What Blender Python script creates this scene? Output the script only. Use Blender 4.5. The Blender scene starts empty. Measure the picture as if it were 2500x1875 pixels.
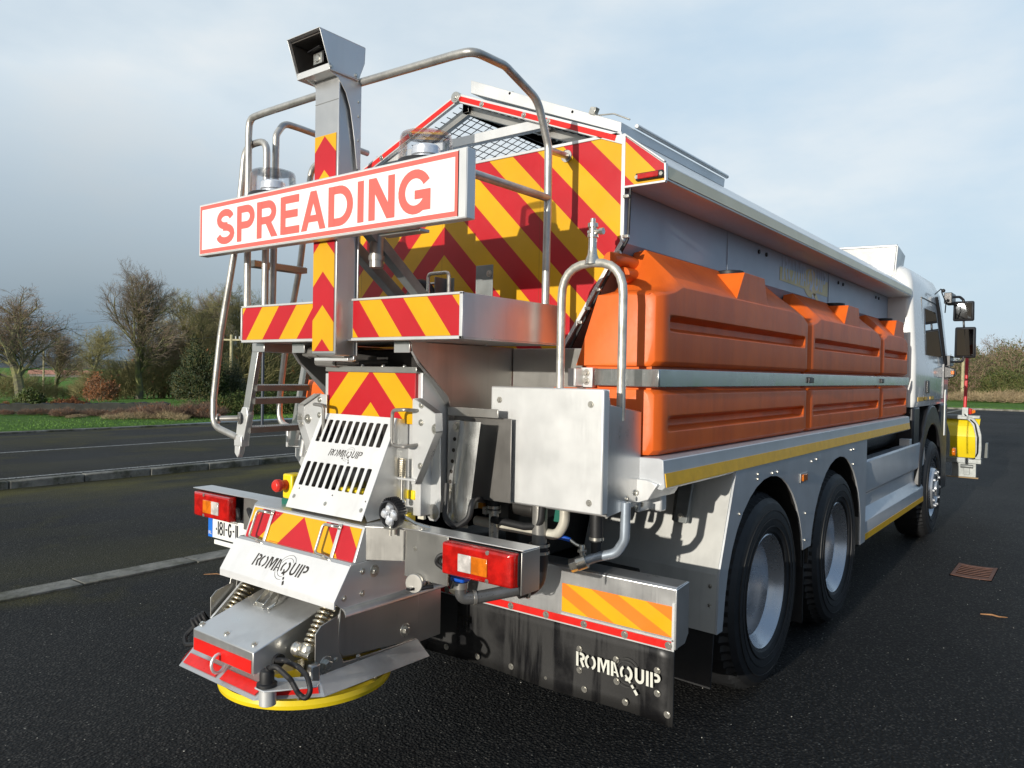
import bpy, math, random
from mathutils import Vector, Matrix, noise
R = math.radians
V = Vector
random.seed(7)
sc = bpy.context.scene
COL = sc.collection
# ------------------------------------------------------------------ camera
def rot(yaw, pitch, roll):
    f = V((-math.sin(yaw)*math.cos(pitch), math.cos(yaw)*math.cos(pitch), math.sin(pitch)))
    r = V((math.cos(yaw), math.sin(yaw), 0)); u = r.cross(f)
    c, s = math.cos(roll), math.sin(roll)
    return c*r+s*u, -s*r+c*u, f
cr, cu, cf = rot(.6546, -.0143, .0179)
cd = bpy.data.cameras.new('camera'); cam = bpy.data.objects.new('camera', cd); COL.objects.link(cam)
cd.sensor_width = 36; cd.lens = 1858.77/2500*36; cd.clip_start = .05; cd.clip_end = 5000
cam.matrix_world = Matrix(((cr.x, cu.x, -cf.x, 2.5775), (cr.y, cu.y, -cf.y, -1.9785), (cr.z, cu.z, -cf.z, 1.6599), (0, 0, 0, 1)))
sc.camera = cam
# ------------------------------------------------------------------ light
SUN_EL, SUN_AZ = R(8.6), R(178.2)       # azimuth clockwise from +Y: the sun stands behind the photographer
sd = bpy.data.lights.new('sun', 'SUN'); so = bpy.data.objects.new('sun', sd); COL.objects.link(so)
sd.energy = 4.3; sd.angle = R(.53); sd.color = (1, .945, .85)
sdir = V((math.sin(SUN_AZ)*math.cos(SUN_EL), math.cos(SUN_AZ)*math.cos(SUN_EL), math.sin(SUN_EL)))
so.rotation_euler = sdir.to_track_quat('Z', 'Y').to_euler()
so.location = (0, -30, 12)
w = bpy.data.worlds.new('World'); sc.world = w; w.use_nodes = True
nt = w.node_tree; N = nt.nodes; L = nt.links; N.clear()
def nd(t, **k):
    n = N.new(t)
    for a, b in k.items(): setattr(n, a, b)
    return n
bg = nd('ShaderNodeBackground'); wo = nd('ShaderNodeOutputWorld'); L.new(bg.outputs[0], wo.inputs[0])
sky = nd('ShaderNodeTexSky', sky_type='NISHITA', sun_disc=False); sky.sun_elevation = SUN_EL; sky.sun_rotation = SUN_AZ
sky.air_density = 1.2; sky.dust_density = 1.5
tc = nd('ShaderNodeTexCoord')
def math_n(op, a, b=None, c=None):
    n = nd('ShaderNodeMath', operation=op)
    for i, x in enumerate((a, b, c)):
        if x is None: continue
        if isinstance(x, (int, float)): n.inputs[i].default_value = x
        else: L.new(x, n.inputs[i])
    return n.outputs[0]
def dot_n(v):
    n = nd('ShaderNodeVectorMath', operation='DOT_PRODUCT'); L.new(tc.outputs['Generated'], n.inputs[0]); n.inputs[1].default_value = V(v).normalized(); return n.outputs['Value']
def ramp_n(x, *st):
    n = nd('ShaderNodeValToRGB'); L.new(x, n.inputs[0]); e = n.color_ramp.elements
    while len(e) < len(st): e.new(.5)
    for i, (p, c) in enumerate(st): e[i].position = p; e[i].color = (*c, 1) if len(c) == 3 else c
    return n.outputs[0]
def noise_n(scale, detail=5, sz=(1, 1, 1), rough=.55):
    m = nd('ShaderNodeMapping'); L.new(tc.outputs['Generated'], m.inputs[0]); m.inputs['Scale'].default_value = sz
    n = nd('ShaderNodeTexNoise'); L.new(m.outputs[0], n.inputs[0]); n.inputs['Scale'].default_value = scale; n.inputs['Detail'].default_value = detail; n.inputs['Roughness'].default_value = rough
    return n.outputs[0]
sx = nd('ShaderNodeSeparateXYZ'); L.new(tc.outputs['Generated'], sx.inputs[0])
def mix_n(f, a, b, t='MIX'):
    n = nd('ShaderNodeMix', data_type='RGBA', blend_type=t)
    for s, x in ((0, f), (6, a), (7, b)):
        if isinstance(x, (int, float)): n.inputs[s].default_value = x
        elif isinstance(x, tuple): n.inputs[s].default_value = (*x, 1)
        else: L.new(x, n.inputs[s])
    return n.outputs[2]
n1 = noise_n(1.7, 6, (1, 1, 2.4)); n2 = noise_n(4.2, 6, (1, 1, 2.2))
nn = math_n('ADD', math_n('MULTIPLY', n1, .84), math_n('MULTIPLY', n2, .16))
# cloud brightness: a dark slate bank low in the west, white overhead, open pale blue to the north
dark = math_n('SUBTRACT', dot_n((-.93, .36, -.02)), math_n('MULTIPLY', sx.outputs[2], 1.45))
darkm = ramp_n(math_n('ADD', dark, math_n('MULTIPLY', math_n('SUBTRACT', nn, .5), .45)), (.50, (0, 0, 0)), (1.02, (1, 1, 1)))
CL = 10.2
cloud = ramp_n(nn, (.32, (.54*CL, .68*CL, .82*CL)), (.52, (.76*CL, .86*CL, .94*CL)), (.68, (.98*CL, 1.0*CL, 1.0*CL)))
dk = ramp_n(nn, (.3, (.125*CL, .20*CL, .285*CL)), (.7, (.23*CL, .33*CL, .43*CL)))
cloud = mix_n(darkm, cloud, dk)
north = ramp_n(math_n('SUBTRACT', dot_n((.12, .98, .12)), math_n('MULTIPLY', math_n('SUBTRACT', nn, .5), .7)), (.66, (0, 0, 0)), (1., (1, 1, 1)))
blue = ramp_n(sx.outputs[2], (0., (.60*CL, .76*CL, .90*CL)), (.22, (.52*CL, .72*CL, .92*CL)), (.6, (.55*CL, .74*CL, .93*CL)))
cloud = mix_n(math_n('MULTIPLY', north, .9), cloud, blue)
# clear deep blue to the east, soft haze to the south round the sun
east = ramp_n(dot_n((.97, -.1, .2)), (.05, (0, 0, 0)), (.55, (1, 1, 1)))
cloud = mix_n(math_n('MULTIPLY', east, .92), cloud, (.20*CL, .32*CL, .50*CL))
south = ramp_n(dot_n((-.2, -1, .15)), (.1, (0, 0, 0)), (.7, (1, 1, 1)))
cloud = mix_n(math_n('MULTIPLY', south, .8), cloud, (.50*CL, .54*CL, .58*CL))
L.new(mix_n(.86, sky.outputs[0], cloud), bg.inputs[0]); bg.inputs[1].default_value = .1
# ------------------------------------------------------------------ view
sc.view_settings.view_transform = 'Standard'; sc.view_settings.look = 'None'; sc.view_settings.exposure = 0; sc.view_settings.gamma = 1
sc.view_settings.use_curve_mapping = False

# ================================================================== helpers
class MB:
    def __init__(s): s.v = []; s.f = []
    def add(s, vs, fs):
        o = len(s.v); s.v += [tuple(p) for p in vs]; s.f += [tuple(i+o for i in f) for f in fs]; return s
    def box(s, x0, x1, y0, y1, z0, z1):
        return s.add([(x, y, z) for x in (x0, x1) for y in (y0, y1) for z in (z0, z1)], [(0, 1, 3, 2), (4, 6, 7, 5), (0, 4, 5, 1), (2, 3, 7, 6), (0, 2, 6, 4), (1, 5, 7, 3)])
    def prism(s, pts, vec):
        n = len(pts); vec = V(vec); a = [V(p) for p in pts]
        nor = V((0, 0, 0))
        for i in range(n): nor += a[i].cross(a[(i+1) % n])
        if nor.dot(vec) > 0: a.reverse()
        return s.add(a+[p+vec for p in a], [tuple(range(n)), tuple(reversed(range(n, 2*n)))]+[(i, n+i, n+(i+1) % n, (i+1) % n) for i in range(n)])
    def xz(s, pts, y0, y1): return s.prism([(x, y0, z) for x, z in pts], (0, y1-y0, 0))
    def yz(s, pts, x0, x1): return s.prism([(x0, y, z) for y, z in pts], (x1-x0, 0, 0))
    def xy(s, pts, z0, z1): return s.prism([(x, y, z0) for x, y in pts], (0, 0, z1-z0))
    def loft(s, secs, caps=True):
        n = len(secs[0]); fs = []
        for k in range(len(secs)-1):
            for i in range(n): fs.append((k*n+i, k*n+(i+1) % n, (k+1)*n+(i+1) % n, (k+1)*n+i))
        if caps: fs += [tuple(reversed(range(n))), tuple(range((len(secs)-1)*n, len(secs)*n))]
        return s.add([p for q in secs for p in q], fs)
    def tube(s, path, r, n=10, fil=0, closed=False, caps=True):
        p = [V(q) for q in path]
        if fil: p = fillet(p, fil, closed)
        m = len(p); secs = []; up = None
        for i in range(m):
            if closed: t = (p[(i+1) % m]-p[i-1])
            else: t = p[min(i+1, m-1)]-p[max(i-1, 0)]
            t.normalize()
            if up is None:
                up = V((0, 0, 1)) if abs(t.z) < .9 else V((1, 0, 0))
            a = up-t*up.dot(t); a.normalize(); up = a; b = t.cross(a)
            rr = r[i] if isinstance(r, (list, tuple)) else r
            secs.append([p[i]+(a*math.cos(2*math.pi*k/n)+b*math.sin(2*math.pi*k/n))*rr for k in range(n)])
        if closed: secs.append(secs[0]); caps = False
        return s.loft(secs, caps)
    def cyl(s, p0, p1, r, r1=None, n=20):
        return s.tube([p0, p1], [r, r if r1 is None else r1], n)
    def lathe(s, prof, o, ax, n=48, close=False):
        ax = V(ax).normalized(); o = V(o); a = ax.orthogonal().normalized(); b = ax.cross(a); m = len(prof)
        vs = [o+ax*h+(a*math.cos(2*math.pi*k/n)+b*math.sin(2*math.pi*k/n))*r for k in range(n) for r, h in prof]
        fs = [(k*m+i, k*m+i+1, ((k+1) % n)*m+i+1, ((k+1) % n)*m+i) for k in range(n) for i in range(m-1)]
        if close: fs += [(k*m+m-1, k*m, ((k+1) % n)*m, ((k+1) % n)*m+m-1) for k in range(n)]
        return s.add(vs, fs)
    def bolt(s, p, nrm, r=.008, h=.005):
        p = V(p); nrm = V(nrm).normalized()
        s.cyl(p-nrm*.001, p+nrm*.0018, r*1.55, n=14)
        return s.cyl(p, p+nrm*h, r, r*.85, n=6)
    def ball(s, c, r, n=12, sq=(1, 1, 1)):
        m = n//2; vs = []; fs = []
        for i in range(m+1):
            for k in range(n):
                t = math.pi*i/m; f = 2*math.pi*k/n
                vs.append((c[0]+r*sq[0]*math.sin(t)*math.cos(f), c[1]+r*sq[1]*math.sin(t)*math.sin(f), c[2]+r*sq[2]*math.cos(t)))
        for i in range(m):
            for k in range(n): fs.append((i*n+k, i*n+(k+1) % n, (i+1)*n+(k+1) % n, (i+1)*n+k))
        return s.add(vs, fs)
    def build(s, name, mat, parent=None, bev=0, smooth=35, seg=2, o=None):
        me = bpy.data.meshes.new(name)
        off = V(o) if o else V((0, 0, 0))
        me.from_pydata([tuple(V(p)-off) for p in s.v], [], s.f); me.update()
        import bmesh
        bm = bmesh.new(); bm.from_mesh(me); bmesh.ops.recalc_face_normals(bm, faces=bm.faces); bm.to_mesh(me); bm.free()
        me.materials.append(mat)
        ob = bpy.data.objects.new(name, me); COL.objects.link(ob); ob.location = off
        if smooth:
            me.polygons.foreach_set('use_smooth', [True]*len(me.polygons)); me.set_sharp_from_angle(angle=R(smooth))
        if bev:
            b = ob.modifiers.new('bevel', 'BEVEL'); b.width = bev; b.segments = seg; b.limit_method = 'ANGLE'; b.angle_limit = R(28); b.harden_normals = False
        if parent is not None: ob.parent = parent
        return ob
def islands(mb, pad=.0012):
    par = list(range(len(mb.v)))
    def fd(i):
        while par[i] != i: par[i] = par[par[i]]; i = par[i]
        return i
    for f in mb.f:
        for i in f[1:]: par[fd(i)] = fd(f[0])
    g = {}
    for f in mb.f: g.setdefault(fd(f[0]), []).append(f)
    rows = []
    for fs in g.values():
        ps = [mb.v[i] for f in fs for i in f]; rows.append([[min(p[k] for p in ps)-pad for k in range(3)], [max(p[k] for p in ps)+pad for k in range(3)], fs])
    ch = True
    while ch:
        ch = False; out_ = []
        for r in rows:
            for q in out_:
                if all(r[0][k] < q[1][k] and q[0][k] < r[1][k] for k in range(3)):
                    q[0] = [min(a, b) for a, b in zip(q[0], r[0])]; q[1] = [max(a, b) for a, b in zip(q[1], r[1])]; q[2] = q[2]+r[2]; ch = True; break
            else: out_.append(r)
        rows = out_
    res = []
    for r in rows:
        m = MB(); idx = {}
        for f in r[2]:
            for i in f:
                if i not in idx: idx[i] = len(m.v); m.v.append(mb.v[i])
            m.f.append(tuple(idx[i] for i in f))
        res.append(m)
    return res
def fillet(p, r, closed=False, k=6):
    out = []; m = len(p)
    for i in range(m):
        if not closed and i in (0, m-1): out.append(p[i]); continue
        a = p[i-1]-p[i]; b = p[(i+1) % m]-p[i]; la, lb = a.length, b.length
        a.normalize(); b.normalize(); ang = a.angle(b)
        if ang > 3.05: out.append(p[i]); continue
        d = min(r/math.tan(ang/2), la*.48, lb*.48)
        p0, p1 = p[i]+a*d, p[i]+b*d
        for j in range(k+1):
            t = j/k; out.append(p0*(1-t)**2+p[i]*2*t*(1-t)+p1*t*t)
    return out
def tag(o, label=None, cat=None, group=None, kind=None):
    for k, x in (('label', label), ('category', cat), ('group', group), ('kind', kind)):
        if x: o[k] = x
    return o
def empty(name, loc=(0, 0, 0), rz=0):
    o = bpy.data.objects.new(name, None); COL.objects.link(o); o.location = loc; o.rotation_euler.z = rz; o.empty_display_size = .3; return o
# lettering: words from Blender's built in face, and stroked stencil letters
def text_mb(txt, o, u, v, wd, ht, bold=0.0, shear=0):
    o, u, v = V(o), V(u).normalized(), V(v).normalized()
    c = bpy.data.curves.new('lettering', 'FONT'); c.body = txt; c.offset = bold; c.shear = shear
    t = bpy.data.objects.new('lettering', c); me = t.to_mesh()
    xs = [q.co.x for q in me.vertices]; ys = [q.co.y for q in me.vertices]
    sx_, sy_ = wd/(max(xs)-min(xs)), ht/(max(ys)-min(ys)); mb = MB()
    mb.add([o+u*(q.co.x-min(xs))*sx_+v*(q.co.y-min(ys))*sy_ for q in me.vertices], [tuple(f.vertices) for f in me.polygons])
    t.to_mesh_clear(); bpy.data.objects.remove(t); bpy.data.curves.remove(c)
    return mb
def arc(cx, cy, rx, ry, a0, a1, k=14):
    return [(cx+rx*math.cos(R(a0+(a1-a0)*i/k)), cy+ry*math.sin(R(a0+(a1-a0)*i/k))) for i in range(k+1)]
def stroke2d(pts, wd):
    a = [V((p[0], p[1])) for p in pts]; a = [p for i, p in enumerate(a) if i == 0 or (p-a[i-1]).length > 1e-4]; n = len(a); l, r = [], []
    for i in range(n):
        d0 = (a[i]-a[i-1]).normalized() if i else (a[1]-a[0]).normalized()
        d1 = (a[i+1]-a[i]).normalized() if i < n-1 else d0
        t = (d0+d1).normalized(); nn_ = V((-t.y, t.x)); q = wd/2/max(.35, nn_.dot(V((-d0.y, d0.x))))
        l.append(a[i]+nn_*q); r.append(a[i]-nn_*q)
    return l, r
LOGO = [  # stencil cut strokes of the maker's word, unit cap height
    (.19, [(.1, 0), (.1, 1)]), (.19, [(.30, .9)]+arc(.42, .72, .2, .18, 85, -80)+[(.36, .5)]), (.19, [(.40, .5), (.62, .04)]),
    (.18, arc(1.12, .5, .31, .41, 106, 254)), (.18, arc(1.21, .5, .31, .41, 74, -74)),
    (.19, [(1.85, 0), (1.85, 1)]), (.16, [(1.98, .98), (2.22, .25), (2.46, .98)]), (.19, [(2.6, 0), (2.6, 1)]),
    (.19, [(2.9, 0), (2.9, 1)]), (.13, [(3.05, .95), (3.36, .04)]), (.10, [(3.02, .3), (3.2, .3)]),
    (.17, arc(3.95, .45, .36, .42, 120, 225)), (.2, arc(4.0, .45, .36, .42, 80, -105)), (.14, [(3.92, .32), (4.28, -.12)]), (.17, [(4.38, -.24), (4.52, -.42)]), (.2, [(4.6, -.52), (4.8, -.8)]),
    (.19, [(4.72, 1), (4.72, .38)]+arc(4.97, .36, .25, .27, 180, 360)+[(5.22, .38), (5.22, 1)]),
    (.19, [(5.55, 0), (5.55, 1)]), (.19, [(5.86, 0), (5.86, 1)]), (.19, [(6.06, .9)]+arc(6.2, .7, .2, .2, 85, -80)+[(6.08, .47)]),
]
RINGS = [(.030, arc(3.95, .48, .72, .74, 40, 160)), (.030, arc(3.95, .48, .95, .98, 25, 155)), (.030, arc(3.95, .48, .72, .74, 205, 290)), (.030, arc(3.95, .48, .95, .98, 200, 285))]
def logo_mb(o, u, v, wd, slant=.22, strokes=LOGO+RINGS, thick=1):
    o, u, v = V(o), V(u).normalized(), V(v).normalized(); k = wd/6.45; n = u.cross(v); mb = MB()
    for q, (sw, pts) in enumerate(strokes):
        l, r = stroke2d(pts, sw*thick); off = n*(.0002*(q % 4)); m = len(l)
        vs = [o+u*(p.x+slant*p.y)*k+v*p.y*k+off for p in l+r]
        mb.add(vs, [(i, i+1, m+i+1, m+i) for i in range(m-1)])
    return mb
HB = {'S': (.90, [(arc(.43, .715, .29, .19, 12, 270)+arc(.43, .288, .32, .192, 90, -168))]), 'P': (.87, [[(.17, 0), (.17, 1)], [(.17, .9), (.5, .9)]+arc(.5, .675, .235, .225, 90, -90)+[(.17, .45)]]),
 'R': (.97, [[(.17, 0), (.17, 1)], [(.17, .9), (.53, .9)]+arc(.53, .685, .235, .215, 90, -90)+[(.17, .47)]]), 'E': (.87, [[(.17, 0), (.17, 1)], [(.17, .905), (.79, .905)], [(.17, .525), (.74, .525)], [(.17, .095), (.81, .095)]]),
 'A': (.93, []), 'D': (.98, [[(.17, 0), (.17, 1)], [(.17, .9), (.44, .9)]+arc(.44, .5, .37, .4, 90, -90)+[(.17, .1)]]), 'I': (.37, [[(.18, 0), (.18, 1)]]), 'N': (.97, [[(.17, 0), (.17, 1)], [(.78, 0), (.78, 1)]]),
 'G': (1.0, [arc(.5, .5, .38, .408, 28, 325, 24), [(.85, .06), (.85, .50)], [(.50, .43), (.95, .43)]])}
HP = {'A': [[(0, 0), (.215, 0), (.56, 1), (.345, 1)], [(.69, 0), (.905, 0), (.56, 1), (.345, 1)], [(.2, .21), (.71, .21), (.66, .385), (.245, .385)]], 'N': [[(.07, 1), (.07, .97), (.64, 0), (.88, 0), (.88, .03), (.31, 1)]], 'R': [[(.36, .5), (.60, .5), (.93, 0), (.67, 0)]]}
def bold_mb(txt, o, u, v, wd, ht, sw=.203):
    o, u, v = V(o), V(u).normalized(), V(v).normalized(); n = u.cross(v); kx = wd/(sum(HB[c][0] for c in txt)-.05); mb = MB(); x = 0; q = 0
    for c in txt:
        for pts in HB[c][1]:
            l, r = stroke2d(pts, sw); m = len(l); q += 1
            mb.add([o+u*(x+p.x)*kx+v*p.y*ht+n*.00015*(q % 5) for p in l+r], [(i, i+1, m+i+1, m+i) for i in range(m-1)])
        for pts in HP.get(c, ()):
            q += 1; mb.add([o+u*(x+p[0])*kx+v*p[1]*ht+n*.00015*(q % 5) for p in pts], [tuple(range(len(pts)))])
        x += HB[c][0]
    return mb
# ================================================================== materials
class MT:
    def __init__(s, name):
        s.m = bpy.data.materials.new(name); s.m.use_nodes = True; s.t = s.m.node_tree; s.N = s.t.nodes; s.L = s.t.links
        s.b = s.N['Principled BSDF']; s.co = s.N.new('ShaderNodeTexCoord')
    def put(s, k, x):
        i = s.b.inputs[k]
        if isinstance(x, (int, float)): i.default_value = x
        elif isinstance(x, tuple): i.default_value = (*x, 1) if len(x) == 3 else x
        else: s.L.new(x, i)
        return s
    def n(s, t, **k):
        a = s.N.new(t)
        for q, x in k.items(): setattr(a, q, x)
        return a
    def math(s, op, a, b=None, c=None):
        n = s.n('ShaderNodeMath', operation=op)
        for i, x in enumerate((a, b, c)):
            if x is None: continue
            if isinstance(x, (int, float)): n.inputs[i].default_value = x
            else: s.L.new(x, n.inputs[i])
        return n.outputs[0]
    def noise(s, scale, detail=4, sz=(1, 1, 1), rough=.55):
        m = s.n('ShaderNodeMapping'); s.L.new(s.co.outputs['Object'], m.inputs[0]); m.inputs['Scale'].default_value = sz
        n = s.n('ShaderNodeTexNoise'); s.L.new(m.outputs[0], n.inputs[0]); n.inputs['Scale'].default_value = scale; n.inputs['Detail'].default_value = detail; n.inputs['Roughness'].default_value = rough
        return n.outputs[0]
    def voro(s, scale, sz=(1, 1, 1), feat='F1'):
        m = s.n('ShaderNodeMapping'); s.L.new(s.co.outputs['Object'], m.inputs[0]); m.inputs['Scale'].default_value = sz
        n = s.n('ShaderNodeTexVoronoi', feature=feat); s.L.new(m.outputs[0], n.inputs['Vector']); n.inputs['Scale'].default_value = scale
        return n
    def ramp(s, x, *st, interp='LINEAR'):
        n = s.n('ShaderNodeValToRGB'); s.L.new(x, n.inputs[0]); e = n.color_ramp.elements; n.color_ramp.interpolation = interp
        while len(e) < len(st): e.new(.5)
        for i, (p, c) in enumerate(st):
            if isinstance(c, (int, float)): c = (c, c, c)
            e[i].position = p; e[i].color = (*c, 1)
        return n.outputs[0]
    def mix(s, f, a, b, t='MIX'):
        n = s.n('ShaderNodeMix', data_type='RGBA', blend_type=t)
        for k, x in ((0, f), (6, a), (7, b)):
            if isinstance(x, (int, float)): n.inputs[k].default_value = x
            elif isinstance(x, tuple): n.inputs[k].default_value = (*x, 1)
            else: s.L.new(x, n.inputs[k])
        return n.outputs[2]
    def bump(s, h, st, dist=.01):
        n = s.n('ShaderNodeBump'); s.L.new(h, n.inputs['Height']); n.inputs['Strength'].default_value = st; n.inputs['Distance'].default_value = dist
        s.L.new(n.outputs[0], s.b.inputs['Normal']); return s
def pbr(name, col, rough=.5, metal=0., mott=.12, ms=6, bump=0, bs=60, rv=.12, spec=None, coat=0, streak=0, dist=.004):
    m = MT(name); n = m.noise(ms, 6)
    c = m.mix(m.ramp(n, (.3, 0), (.7, 1)), tuple(x*(1-mott) for x in col), tuple(min(1, x*(1+mott)) for x in col))
    if streak:
        q = m.noise(14, 4, (1, 1, .07)); c = m.mix(m.math('MULTIPLY', m.ramp(q, (.52, 0), (.72, 1)), streak), c, tuple(x*.45 for x in col))
    m.put('Base Color', c).put('Metallic', metal)
    m.put('Roughness', m.math('ADD', m.math('MULTIPLY', m.math('SUBTRACT', m.noise(ms*3, 5), .5), rv*2), rough))
    if spec is not None: m.put('Specular IOR Level', spec)
    if coat: m.put('Coat Weight', coat); m.put('Coat Roughness', .08)
    if bump: m.bump(m.noise(bs, 5), bump, dist)
    return m.m
def steel(name, col=(.60, .59, .56), rough=.34, metal=.82, streak=.25, bump=.05, aniso=(60, 60, 1), blot_=.35):
    m = MT(name)
    q = m.noise(9, 5, (1, 1, .10)); blot = m.noise(5, 6)
    c = m.mix(m.math('MULTIPLY', m.ramp(q, (.55, 0), (.74, 1)), streak), col, tuple(x*.42 for x in col))
    c = m.mix(m.math('MULTIPLY', m.ramp(blot, (.5, 0), (.75, 1)), blot_), c, tuple(x*.75 for x in col))
    m.put('Base Color', c).put('Metallic', metal)
    r = m.math('ADD', m.math('MULTIPLY', m.math('SUBTRACT', m.noise(7, 6), .5), .3), rough)
    m.put('Roughness', m.math('ADD', r, m.math('MULTIPLY', m.math('SUBTRACT', m.noise(8, 3, aniso), .5), .16)))
    m.bump(m.math('ADD', m.noise(3.5, 3), m.math('MULTIPLY', m.noise(6, 2, aniso), .06)), bump, .02)
    return m.m
def chevron(name, x0, s, t0, per, red=(.50, .010, .018), yel=(.72, .385, .003), ang=False, joint=False):
    m = MT(name); sp = m.n('ShaderNodeSeparateXYZ'); m.L.new(m.co.outputs['Object'], sp.inputs[0])
    d = m.math('SUBTRACT', sp.outputs[0], x0)
    if not ang: d = m.math('ABSOLUTE', d)
    t = m.math('ADD', m.math('MULTIPLY', d, s), sp.outputs[2])
    fr = m.math('FRACT', m.math('ADD', m.math('DIVIDE', m.math('SUBTRACT', t, t0), per), 40))
    f = m.math('LESS_THAN', fr, .5)
    dirt = m.ramp(m.noise(3.5, 6), (.35, .86), (.7, 1.0))
    c = m.mix(1, m.mix(f, yel, red), dirt, 'MULTIPLY')
    if joint: jn = m.math('LESS_THAN', m.math('FRACT', m.math('ADD', m.math('DIVIDE', m.math('SUBTRACT', sp.outputs[0], .52), .61), 40)), .006); c = m.mix(m.math('MULTIPLY', jn, .35), c, (.12, .05, .01))
    vo = m.voro(420, (1, 1, .6)); drops = m.voro(95)
    m.put('Base Color', c).put('Roughness', m.math('ADD', .26, m.math('MULTIPLY', m.noise(12, 5), .2))).put('Specular IOR Level', .5)
    h = m.math('ADD', m.math('MULTIPLY', vo.outputs[0], .25), m.math('MULTIPLY', m.ramp(drops.outputs[0], (.12, 1), (.2, 0)), .5))
    m.bump(h, .22, .002)
    return m.m
ST = steel('brushed_steel', (.64, .64, .63)); STB = steel('bright_steel', (.76, .765, .755), .40, .58, .10, .03, blot_=.12)
STD = steel('dull_steel', (.46, .45, .42), .36, .85, .30, .06); STR = steel('plain_steel', (.50, .51, .50), .22, .97, .06, .03)
GAL = pbr('galvanised_tube', (.52, .51, .48), .42, .75, .22, 14, .15, 90)
ZIN = pbr('zinc_hardware', (.62, .60, .54), .3, .9, .15, 30)
GLV = pbr('galvanised_frame', (.24, .255, .25), .5, .5, .2, 10, .1, 60)
BLK = pbr('black_rubber', (.012, .012, .013), .55, 0, .25, 8, .12, 70)
PLB = pbr('black_plastic', (.018, .018, .02), .35, 0, .15, 8)
DRK = pbr('dark_machinery', (.03, .028, .026), .5, .3, .3, 8, .2, 30)
WALL = pbr('hopper_paint', (.42, .49, .57), .42, .1, .04, 3, .03, 12, streak=.06)
WHT = pbr('white_cab_paint', (.78, .78, .76), .25, 0, .04, 3, coat=.6)
ORG = MT('orange_polyethylene')
_d = ORG.ramp(ORG.voro(150).outputs[0], (.10, 1), (.22, 0))
_c = ORG.mix(ORG.ramp(ORG.noise(5, 6), (.35, 0), (.7, 1)), (.70, .115, .010), (.80, .150, .014))
_c = ORG.mix(ORG.math('MULTIPLY', ORG.ramp(ORG.noise(7, 6, (1, 1, .12)), (.5, 0), (.68, 1)), .45), _c, (.50, .075, .010))
_c = ORG.mix(ORG.math('MULTIPLY', ORG.ramp(ORG.voro(210).outputs[0], (.10, 1), (.18, 0)), ORG.math('MULTIPLY', ORG.ramp(ORG.noise(9, 4), (.45, 0), (.6, 1)), .5)), _c, (.95, .38, .16))
ORG.put('Base Color', _c).put('Roughness', ORG.math('ADD', .36, ORG.math('MULTIPLY', ORG.noise(40, 4), .18))).put('Specular IOR Level', .46)
ORG.bump(ORG.math('ADD', ORG.math('MULTIPLY', _d, .5), ORG.math('MULTIPLY', ORG.noise(25, 4), .5)), .22, .003); ORG = ORG.m
YEL = pbr('yellow_paint', (.80, .60, .015), .35, 0, .06, 8, .04, 50)
YTP = pbr('amber_reflective_tape', (.95, .50, .005), .38, 0, .10, 20)
GTP = pbr('gold_reflective_tape', (.82, .72, .48), .35, .1, .08, 3)
RTP = pbr('red_reflective_tape', (.66, .016, .012), .32, 0, .12, 20, .12, 300)
STP = pbr('sign_salmon_film', (.70, .135, .11), .4, 0, .03, 10)
SWH = pbr('sign_white_film', (.84, .84, .82), .4, 0, .02, 4)
ORR = pbr('orange_reflective_film', (.92, .26, .02), .3, 0, .06, 12, .1, 300)
WPN = pbr('white_film', (.80, .80, .76), .4, 0, .05, 12)
BLU = pbr('blue_plastic', (.01, .09, .50), .35, 0, .08, 12)
GRN = pbr('green_plastic', (.012, .12, .085), .4, 0, .1, 12)
INK = pbr('black_ink', (.012, .013, .02), .5, 0, .1, 12)
CUT = pbr('cut_letter_dark', (.035, .03, .026), .6, .2, .3, 40)
PLT = pbr('plate_white', (.82, .83, .80), .35, 0, .03, 8)
SPR = pbr('spring_steel', (.58, .52, .40), .28, .95, .1, 20)
RIM = pbr('silver_wheel_paint', (.50, .52, .55), .26, .75, .05, 5)
PIP = pbr('grey_pipe', (.30, .29, .27), .35, .55, .2, 12)
def lens(name, col, em=0):
    m = MT(name); v = m.voro(170)
    m.put('Base Color', m.mix(m.ramp(m.noise(22, 3), (.40, 0), (.62, 1)), tuple(x*.62 for x in col), col)).put('Roughness', .12).put('Specular IOR Level', .6).put('Coat Weight', .5).put('Coat Roughness', .04)
    m.put('Transmission Weight', .15); m.bump(m.math('ADD', v.outputs[0], m.math('MULTIPLY', m.noise(26, 2), 2)), .14, .003); return m.m
LRD = lens('red_lens', (.62, .012, .008)); LOR = lens('amber_lens', (.88, .22, .012)); LWH = lens('clear_lens', (.78, .74, .70))
m = MT('clear_dome'); tr_ = m.n('ShaderNodeBsdfTransparent'); tr_.inputs[0].default_value = (.97, .975, .985, 1); gl_ = m.n('ShaderNodeBsdfGlossy'); gl_.inputs['Roughness'].default_value = .06
lw_ = m.n('ShaderNodeLayerWeight'); lw_.inputs[0].default_value = .28; mx_ = m.n('ShaderNodeMixShader'); m.L.new(m.math('ADD', m.math('MULTIPLY', lw_.outputs['Fresnel'], .45), .03), mx_.inputs[0]); m.L.new(tr_.outputs[0], mx_.inputs[1]); m.L.new(gl_.outputs[0], mx_.inputs[2])
m.L.new(mx_.outputs[0], m.N['Material Output'].inputs[0]); CLR = m.m
m = MT('chrome_reflector'); m.put('Base Color', (.90, .92, .95)).put('Metallic', .6).put('Roughness', .32); m.bump(m.voro(60).outputs[0], .2, .005); CHR = m.m
m = MT('window_glass'); m.put('Base Color', (.50, .55, .60)).put('Metallic', 1.).put('Roughness', .03); GLS = m.m
m = MT('mirror_glass'); m.put('Base Color', (.05, .054, .058)).put('Metallic', 1.).put('Roughness', .03); MIR = m.m
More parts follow.
